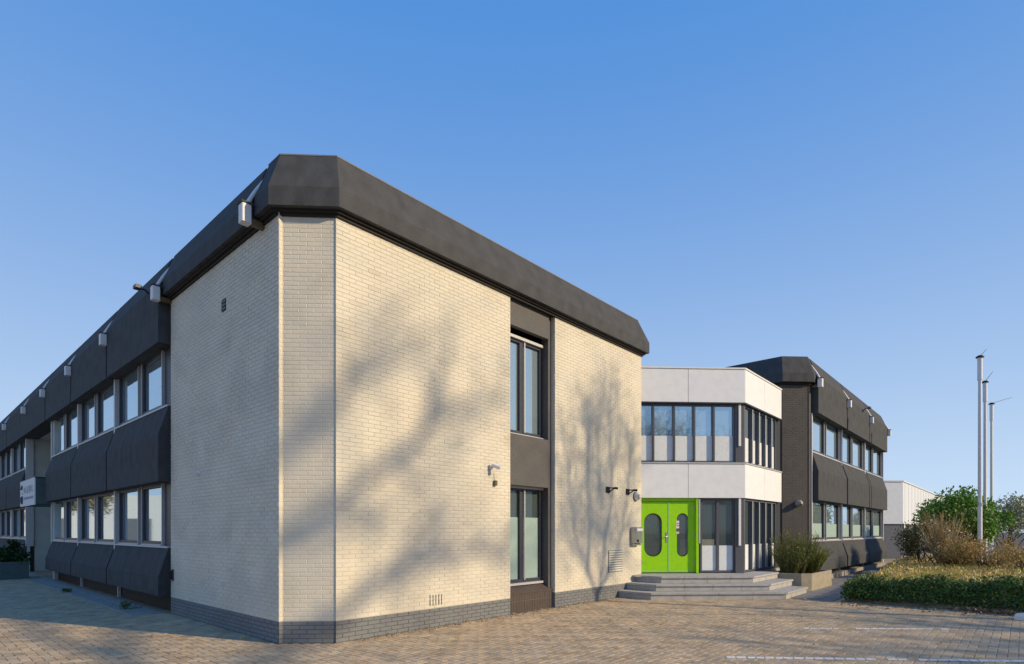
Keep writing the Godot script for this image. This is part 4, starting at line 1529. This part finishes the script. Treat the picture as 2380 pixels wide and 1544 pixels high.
func make_garden() -> void:
	# raised bed
	var g := MB.new()
	var n := 40
	for i in n:
		for j in n:
			var c: Array = []
			for q in [[i, j], [i + 1, j], [i + 1, j + 1], [i, j + 1]]:
				var w: Vector2 = BED + BED_EDGE * (q[0] * 0.5) - DL * (q[1] * 0.6)
				c.append(at(w, bed_height(w)))
			g.quad(c[0], c[3], c[2], c[1])
	struct("garden_bed", g, M.dry_soil)
	# low dry ground cover on the bed
	var gc := Node3D.new()
	gc.name = "ground_cover"
	add_child(gc)
	gc.set_meta("kind", "stuff")
	gc.set_meta("label", "low dry brown and yellowish ground cover on the raised bed")
	gc.set_meta("category", "ground cover")
	var pts: Array = []
	for k in 42000:
		var w := BED + BED_EDGE * (0.3 + rng.randf() * rng.randf() * 19.0) - DL * (0.1 + pow(rng.randf(), 0.8) * 12.0)
		pts.append(at(w, bed_height(w) + 0.02 + rng.randf() * 0.10))
	foliage("leaves", gc, pts, 0.09, 0.032, [Color(0.60, 0.44, 0.20), Color(0.66, 0.49, 0.19), Color(0.52, 0.44, 0.12), Color(0.60, 0.41, 0.23), Color(0.42, 0.40, 0.10)], 1.0)
	# hedge along the front and round the corner
	var h := thing("clipped_hedge", "low clipped evergreen hedge along the planted bed and the yard", "hedge", at(BED))
	var sticks := MB.new()
	var hp: Array = []
	var top: Array = []
	var corner_r := 0.5
	for k in 22000:
		var l := rng.randf() * 6.2
		var dep := 0.10 + rng.randf() * 0.75
		var w: Vector2
		if k % 5 == 0:
			w = BED_EDGE * (l * 0.75) - DL * (dep * 0.8)
		else:
			if rng.randf() < 0.5:
				dep = 0.10 + rng.randf() * 0.10
			w = -DL * l + DR * dep
		var lim := 0.47 + 0.13 * clampf(l / 3.0, 0, 1) + 0.05 * sin(l * 5.0) + 0.04 * sin(l * 11.0 + dep * 9.0)
		if k % 5 == 0:
			lim = 0.44 - 0.03 * l + 0.05 * sin(l * 6.0)
		var round_ := sqrt(maxf(0.0, 1.0 - pow(clampf(1.0 - dep / 0.25, 0, 1), 2.0) * 0.3))
		if l < corner_r and k % 5:
			lim *= 0.6 + 0.4 * l / corner_r
		var y := pow(rng.randf(), 0.55) * lim * round_
		var p := Vector3(w.x, y + 0.03, -w.y) + Vector3(rng.randfn(), rng.randfn(), rng.randfn()) * 0.03
		p.y = maxf(p.y, 0.02)
		if y > lim * round_ * 0.94 and rng.randf() < 0.4:
			top.append(p + Vector3(0, 0.02, 0))
		else:
			hp.append(p)
	for k in 130:
		var l := rng.randf() * 6.2
		var w := -DL * l + DR * (0.3 + rng.randf() * 0.4)
		var a := Vector3(w.x, 0.0, -w.y)
		sticks.tube([a, a + Vector3(rng.randfn() * 0.08, 0.25, rng.randfn() * 0.08), a + Vector3(rng.randfn() * 0.15, 0.45, rng.randfn() * 0.15)], [0.010, 0.007, 0.003], 4, false)
	obj("stems", sticks, M.bark, h)
	foliage("leaves", h, hp, 0.062, 0.038, [Color(0.055, 0.13, 0.04), Color(0.08, 0.18, 0.05), Color(0.13, 0.24, 0.055), Color(0.05, 0.12, 0.055), Color(0.17, 0.22, 0.06)])
	foliage("top_leaves", h, top, 0.062, 0.035, [Color(0.260, 0.169, 0.078), Color(0.130, 0.156, 0.052), Color(0.208, 0.195, 0.065)])
	# fallen leaves at the hedge's foot
	var fl := Node3D.new()
	fl.name = "fallen_leaves"
	add_child(fl)
	fl.set_meta("kind", "stuff")
	fl.set_meta("label", "brown fallen leaves scattered at the feet of hedge and wall")
	fl.set_meta("category", "leaves")
	var fp: Array = []
	var fp2: Array = []
	for k in 900:
		var l := 1.9 + rng.randf() * 1.9 + rng.randf() * 0.5
		var w := BED - DL * l - DR * (absf(rng.randfn()) * 0.20 - 0.06)
		fp.append(at(w, 0.006 + rng.randf() * 0.035))
	for k in 160:
		var w := BED - DL * (rng.randf() * 4.0) - DR * (rng.randf() * 0.9)
		fp.append(at(w, 0.008))
	for k in 420:
		var sx := 0.8 + rng.randf() * 7.0
		var w := CORNER + DR * sx - DL * (0.03 + absf(rng.randfn()) * 0.10)
		fp2.append(at(w, 0.004 + rng.randf() * 0.012))
	for k in 160:
		var w := Vector2(-7.0 + rng.randf() * 16.0, 6.9 + rng.randf() * 5.0)
		if not inside_buildings(w) and not bed_side(w):
			fp2.append(at(w, 0.006))
	foliage("small_leaves", fl, fp2, 0.035, 0.02, [Color(0.30, 0.19, 0.09), Color(0.36, 0.25, 0.12), Color(0.22, 0.14, 0.08)], 0.0)
	foliage("leaves", fl, fp, 0.07, 0.04, [Color(0.260, 0.156, 0.098), Color(0.338, 0.208, 0.130), Color(0.195, 0.117, 0.078), Color(0.390, 0.260, 0.156)], 0.0)
	# big green shrub, dark conifer, blossoming shrub, brown hedge, far trees
	shrub("laurel_tree", "large glossy green evergreen tree behind the flagpoles", "tree", 2232.0, 23.0, 0.30, Vector3(1.55, 1.0, 1.3), 1.75, 15000, 0.13, 0.07, [Color(0.13, 0.26, 0.045), Color(0.18, 0.34, 0.055), Color(0.085, 0.18, 0.035), Color(0.25, 0.41, 0.07)], 36, 0.48)
	shrub("dark_conifer", "dark brownish evergreen shrub left of the blossoming shrub", "shrub", 2143.0, 20.5, 0.40, Vector3(0.62, 0.75, 0.6), 0.95, 4200, 0.09, 0.035, [Color(0.065, 0.098, 0.039), Color(0.117, 0.104, 0.046), Color(0.169, 0.124, 0.065), Color(0.058, 0.104, 0.052)], 14, 0.34)
	shrub("brown_bush", "russet brown clipped bush round the tallest flagpole's foot", "bush", 2290.0, 17.6, 0.42, Vector3(1.35, 0.36, 0.7), 0.46, 7500, 0.055, 0.028, [Color(0.46, 0.26, 0.10), Color(0.52, 0.32, 0.12), Color(0.40, 0.28, 0.11), Color(0.30, 0.28, 0.08), Color(0.50, 0.34, 0.17)], 22, 0.30)
	shrub("brown_bush", "russet brown clipped bush between the blossoming shrub and the flagpoles", "bush", 2218.0, 18.4, 0.42, Vector3(0.55, 0.22, 0.5), 0.30, 2600, 0.055, 0.026, [Color(0.46, 0.26, 0.10), Color(0.52, 0.32, 0.12), Color(0.40, 0.28, 0.11), Color(0.30, 0.28, 0.08), Color(0.50, 0.34, 0.17)], 10, 0.24)
	shrub("brown_bush", "russet brown clipped bush furthest from the brown wing", "bush", 2385.0, 16.2, 0.40, Vector3(0.8, 0.26, 0.6), 0.38, 3000, 0.055, 0.028, [Color(0.46, 0.26, 0.10), Color(0.52, 0.32, 0.12), Color(0.40, 0.28, 0.11), Color(0.30, 0.28, 0.08), Color(0.50, 0.34, 0.17)], 12, 0.28)
	shrub("far_tree", "greyish green thin tree far behind the flagpoles", "tree", 2345.0, 42.0, 0.0, Vector3(2.2, 1.3, 2.0), 2.6, 4200, 0.20, 0.10, [Color(0.26, 0.28, 0.16), Color(0.32, 0.32, 0.22), Color(0.24, 0.24, 0.18)], 20, 0.75)
	var bl := shrub("blossom_shrub", "bare-stemmed shrub with pale pink blossom in the raised bed", "shrub", 2195.0, 18.6, 0.40, Vector3(0.75, 0.75, 0.6), 0.9, 500, 0.05, 0.035, [Color(0.750, 0.598, 0.585), Color(0.750, 0.546, 0.546), Color(0.585, 0.429, 0.286)], 16, 0.22)
	var tw := MB.new()
	tw.use_col = true
	for k in 85:
		var a := rng.randf() * TAU
		var sp := 0.2 + rng.randf() * 0.7
		var v := 0.8 + rng.randf() * 0.5
		tw.col = Color(0.42 * v, 0.31 * v, 0.15 * v)
		var b0 := Vector3(cos(a) * 0.12, 0, sin(a) * 0.12)
		var hh := 1.0 + rng.randf() * 0.95
		var tip := Vector3(cos(a) * sp, hh, sin(a) * sp)
		tw.tube([b0, b0.lerp(tip, 0.5) + Vector3(0, 0.1, 0), tip], [0.014, 0.010, 0.003], 4, false)
		for q in 3:
			var p := b0.lerp(tip, 0.4 + 0.5 * rng.randf())
			tw.tube([p, p + Vector3(rng.randfn() * 0.15, 0.2 + rng.randf() * 0.2, rng.randfn() * 0.15)], [0.006, 0.002], 3, false)
	obj("twigs", tw, M.twig, bl)

func shrub(called: String, label: String, cat: String, u: float, z: float, y0: float, rad: Vector3, cy: float, leaves: int, ll: float, lw: float, cols: Array, lumps: int, lump: float) -> Node3D:
	var t := thing(called, label, cat, at(Vector2((u - 1190.0) / FOC * z, z), y0 if y0 > 0 else -0.02))
	var st := MB.new()
	if cat == "tree":
		st.tube([Vector3.ZERO, Vector3(0.05, cy * 0.5, 0.03), Vector3(0.0, cy, 0.0)], [0.10, 0.08, 0.05], 8)
	for k in 9:
		branch(st, Vector3(rng.randfn() * rad.x * 0.15, cy * 0.15 if cat == "tree" else 0.0, rng.randfn() * rad.z * 0.15), Vector3(rng.randfn() * 0.35, 1.0, rng.randfn() * 0.35).normalized(), cy * 0.9, 0.018 + 0.008 * cy, 2, {"kids": 3, "spread": 0.5})
	obj("trunk" if cat == "tree" else "stems", st, M.bark, t)
	foliage("crown" if cat == "tree" else "leaves", t, lumpy(leaves, Vector3(0, cy, 0), rad, lumps, lump), ll, lw, cols)
	return t

# ---------------------------------------------------------------- flagpoles
func make_flagpoles() -> void:
	var data := [[2278.0, 19.0, "tallest-looking white flagpole, standing in the russet bush, with a sleeve at its head"], [2290.0, 22.2, "white flagpole standing between the other two, behind the green tree"], [2305.0, 26.0, "white flagpole farthest along the row, with a long swing arm at its head"]]
	for k in 3:
		var z: float = data[k][1]
		var w := Vector2((data[k][0] - 1190.0) / FOC * z, z)
		var t := thing("flagpole", data[k][2], "flagpole", at(w, 0.30), 0.0, "flagpoles in the raised bed")
		var top := 7.15
		var p := MB.new()
		p.tube([Vector3.ZERO, Vector3(0, 2.2, 0), Vector3(0, 2.22, 0), Vector3(0, top - 0.75, 0)], [0.070, 0.064, 0.058, 0.050], 14)
		obj("pole", p, M.white_metal, t)
		var s := MB.new()
		s.tube([Vector3(0, top - 0.78, 0), Vector3(0, top - 0.02, 0)], [0.072, 0.072], 14)
		obj("sleeve", s, M.white_metal, t)
		var c := MB.new()
		c.tube([Vector3(0, top - 0.03, 0), Vector3(0, top + 0.01, 0), Vector3(0, top + 0.05, 0)], [0.115, 0.115, 0.05], 14)
		obj("cap", c, M.black_metal, t)
		var a := MB.new()
		var tip := [Vector3(0.32, 0.30, -0.1), Vector3(0.22, 0.38, 0.1), Vector3(0.95, 0.30, 0.0)]
		a.tube([Vector3(0, top + 0.02, 0), Vector3(0, top, 0) + tip[k]], [0.012, 0.007], 5)
		obj("swing_arm", a, M.plinth, t)
		var cl := MB.new()
		cl.tube([Vector3(0, 2.15, 0), Vector3(0, 2.25, 0)], [0.078, 0.078], 14)
		obj("clamp", cl, M.steel, t)

# ---------------------------------------------------------------- trees that stand outside the frame; their shadows and mirror images show
func wall_back(s: float, h: float, dist: float) -> Vector3:
	var p := CORNER + DR * s - SUN_GO * dist
	return Vector3(p.x, h + dist * SUN_UP, -p.y)

func make_trees() -> void:
	rng.seed = 23
	# young many-stemmed tree whose shadow lies on the cream wall beside the entrance
	var D := 13.0
	var base := CORNER + DR * 7.25 - SUN_GO * D
	var t := thing("young_tree", "young leafless tree with forked stems, shading the cream wall by the entrance", "tree", at(base))
	var mb := MB.new()
	var o := at(base)
	var fork := D * SUN_UP + 0.15
	mb.tube([Vector3(0, -0.1, 0), Vector3(0.03, fork * 0.5, 0.02), Vector3(0, fork, 0)], [0.10, 0.085, 0.075], 8)
	obj("trunk", mb, M.bark, t)
	var cr := MB.new()
	for q in [[[7.25, 0.1], [6.85, 0.75], [6.5, 1.20], [6.25, 2.2], [6.1, 3.2]], [[7.25, 0.1], [7.5, 0.7], [7.6, 1.4], [7.35, 2.6], [7.2, 4.2]], [[7.25, 0.1], [7.95, 0.9], [8.35, 1.6], [8.65, 2.8], [8.75, 3.6]], [[7.6, 1.4], [7.9, 2.4], [7.8, 3.5], [7.75, 4.6]], [[6.85, 0.75], [7.0, 1.8], [6.85, 3.2], [6.9, 4.1]]]:
		var pts: Array = []
		var rad: Array = []
		for k in q.size():
			pts.append(wall_back(q[k][0], q[k][1], D + rng.randfn() * 0.15) - o)
			rad.append(0.050 - 0.041 * k / (q.size() - 1))
		cr.tube(pts, rad, 6, false)
		for k in range(1, pts.size()):
			for z in 9:
				var d: Vector3 = ((pts[k] - pts[k - 1]).normalized() + Vector3(rng.randfn(), rng.randfn() * 0.5 + 0.4, rng.randfn()) * 0.55).normalized()
				branch(cr, (pts[k] as Vector3).lerp(pts[k - 1], rng.randf()), d, 1.15 - 0.08 * k, 0.011, 2, {"kids": 5, "spread": 0.8, "ahead": 0.8})
	obj("crown", cr, M.bark, t)
	# big old tree further off: its limbs throw the soft shadows on the corner
	var D2 := 34.0
	var b2 := CORNER + DR * -2.7 - SUN_GO * D2
	var t2 := thing("old_tree", "large leafless tree beyond the yard, its limbs shading the cut corner", "tree", at(b2))
	var o2 := at(b2)
	var tm := MB.new()
	var head := wall_back(-2.7, -0.9, D2) - o2
	tm.tube([Vector3(0, -0.1, 0), Vector3(0.1, head.y * 0.5, 0.1), head], [0.20, 0.16, 0.12], 10)
	obj("trunk", tm, M.bark, t2)
	var cm := MB.new()
	for q in [[[-2.7, -0.9], [-1.4, 0.5], [-0.3, 1.45], [0.64, 2.06], [1.3, 2.55], [1.96, 2.98], [2.35, 3.42], [2.7, 3.7]], [[-2.7, -0.9], [-0.8, -0.2], [0.71, 0.42], [1.3, 0.85], [1.87, 1.05], [2.79, 1.19], [3.41, 1.25], [4.2, 1.05]], [[-1.4, 0.5], [-0.7, 2.0], [0.2, 2.9], [0.7, 3.6], [0.85, 4.1]]]:
		var pts: Array = []
		var rad: Array = []
		for k in q.size():
			pts.append(wall_back(q[k][0], q[k][1], D2 + rng.randfn() * 0.4) - o2)
			rad.append((0.10 if k == 0 else 0.125) - 0.09 * k / (q.size() - 1) + 0.015 * minf(k, 2))
		cm.tube(pts, rad, 8, false)
		for k in range(3, pts.size()):
			for z in 3:
				var d: Vector3 = ((pts[k] - pts[k - 1]).normalized() + Vector3(rng.randfn(), rng.randfn() * 0.6 + 0.2, rng.randfn()) * 0.7).normalized()
				branch(cm, (pts[k] as Vector3).lerp(pts[k - 1], rng.randf()), d, 1.4, 0.042, 2, {"kids": 4, "spread": 0.6})
	obj("crown", cm, M.bark, t2)
	# leafless trees behind the viewer, mirrored in the entrance windows, and one over the road on the left
	for q in [[Vector2(9.4, -8.0), 12.0, "leafless tree mirrored in the middle of the entrance windows"], [Vector2(13.0, -9.5), 12.5, "leafless tree mirrored at the edge of the entrance windows"], [Vector2(6.4, -10.5), 13.0, "leafless tree farthest behind the parking yard"], [Vector2(20.5, 2.6), 11.0, "leafless tree beside the yard, shading the parking lines"]]:
		var tt := thing("bare_tree", q[2], "tree", at(q[0]), 0.0, "leafless trees behind the yard")
		var trk := MB.new()
		trk.tube([Vector3(0, -0.1, 0), Vector3(0.1, 1.6, 0), Vector3(0, 3.0, 0.1)], [0.30, 0.26, 0.22], 9)
		obj("trunk", trk, M.bark, tt)
		var crn := MB.new()
		for k in 7:
			var a := TAU * k / 7.0 + rng.randf()
			branch(crn, Vector3(0, 2.6 + rng.randf() * 0.5, 0.08), Vector3(cos(a) * 0.7, 0.75 + rng.randf() * 0.5, sin(a) * 0.7).normalized(), float(q[1]) * 0.36, 0.15, 4, {"kids": 4, "spread": 0.7, "wild": 0.22})
		obj("crown", crn, M.bark, tt)
	for q in [[Vector2(-40.0, 33.0), "yellowish tree over the road, mirrored in the shaded windows"], [Vector2(-46.0, 42.0), "second yellowish tree along the road, mirrored in the far shaded windows"]]:
		var yt := thing("roadside_tree", q[1], "tree", at(q[0]))
		var trk := MB.new()
		trk.tube([Vector3(0, -0.1, 0), Vector3(0.1, 1.6, 0), Vector3(0, 3.4, 0.1)], [0.2, 0.16, 0.1], 8)
		obj("trunk", trk, M.bark, yt)
		foliage("crown", yt, lumpy(3500, Vector3(0, 4.6, 0), Vector3(1.8, 1.9, 1.8), 18, 0.9), 0.22, 0.14, [Color(0.30, 0.24, 0.05), Color(0.22, 0.22, 0.05), Color(0.34, 0.22, 0.06)])

# ---------------------------------------------------------------- small things
func make_small_things() -> void:
	rng.seed = 99
	# bicycle rack by the brown wing
	var r := WING + DR * 3.4 - DL * 0.75
	var t := thing("bicycle_rack", "low dark metal bicycle rack at the brown wing's foot", "bicycle rack", at(r), TURN)
	var rl := MB.new()
	rl.tube([Vector3(-0.6, 0.03, 0), Vector3(0.6, 0.03, 0)], [0.018, 0.018], 8)
	rl.tube([Vector3(-0.6, 0.03, 0.35), Vector3(0.6, 0.03, 0.35)], [0.018, 0.018], 8)
	obj("rail", rl, M.black_metal, t)
	for k in 4:
		var h := MB.new()
		var pts: Array = []
		var rad: Array = []
		for j in 9:
			var a := PI * j / 8.0
			pts.append(Vector3(-0.45 + k * 0.3, 0.03 + sin(a) * 0.26, 0.175 - cos(a) * 0.175))
			rad.append(0.012)
		h.tube(pts, rad, 6)
		obj("hoop", h, M.black_metal, t)
	# white stone block at the hedge's end and a white step stone at the recessed entrance
	var z := FOC * EYE / (1441.0 - 1235.0)
	var b := thing("white_stone", "white painted stone block at the end of the clipped hedge", "stone", at(Vector2((2388.0 - 1190.0) / FOC * z, z)), 0.3)
	var bm := MB.new()
	bm.bevel_box(Vector3(-0.17, -0.02, -0.12), Vector3(0.17, 0.11, 0.12), 0.03)
	obj("block", bm, M.white_metal, b)
	var s := thing("step_stone", "pale concrete step block left of the dark planter", "stone", at(CORNER + DL * 20.6 - DR * 1.25), TURN)
	var sm := MB.new()
	sm.bevel_box(Vector3(-0.35, -0.02, -0.5), Vector3(0.35, 0.20, 0.5), 0.02)
	obj("block", sm, M.sign_white, s)
	# weeds at the shaded facade's foot
	for q in [[6.35, 0.16, 0.16, "small tuft of weeds at the foot of the shaded facade, nearest the cream wall"], [11.2, 0.30, 0.09, "tiny tuft of weeds further along the shaded facade's foot"]]:
		var w: Vector2 = CORNER + DL * q[0] - DR * (0.28 + q[1])
		var t2 := thing("weed", q[3], "weed", at(w))
		var lf: Array = []
		for k in 120:
			lf.append(Vector3(rng.randfn() * q[2] * 0.5, 0.01 + rng.randf() * q[2] * 0.6, rng.randfn() * q[2] * 0.5))
		foliage("leaves", t2, lf, 0.07, 0.02, [Color(0.06, 0.12, 0.02), Color(0.09, 0.14, 0.03)], 1.0)
	# small knob and hook on the shaded brick wall
	var k1 := thing("wall_hook", "small white hook on the shaded brick wall", "hook", at(CORNER + DL * 3.58, 2.63), TURN - PI / 2)
	var km := MB.new()
	km.tube([Vector3(0, 0, 0.0), Vector3(0, 0, 0.05), Vector3(0, -0.05, 0.06)], [0.022, 0.02, 0.012], 8)
	obj("pin", km, M.white_metal, k1)
	var kp := MB.new()
	kp.tube([Vector3(0, 0.0, 0.004), Vector3(0, 0.0, 0.016)], [0.04, 0.04], 10)
	obj("plate", kp, M.white_metal, k1)
	var k2 := thing("wall_clamp", "thin dark metal clamp low on the shaded brick wall's end", "clamp", at(CORNER + DL * 4.93, 0.75), TURN - PI / 2)
	var cm := MB.new()
	cm.box(Vector3(-0.03, -0.11, 0.004), Vector3(0.03, 0.11, 0.03))
	obj("plate", cm, M.frame_dark, k2)
	var cm2 := MB.new()
	cm2.box(Vector3(-0.012, -0.08, 0.031), Vector3(0.012, 0.08, 0.06))
	obj("bar", cm2, M.black_metal, k2)
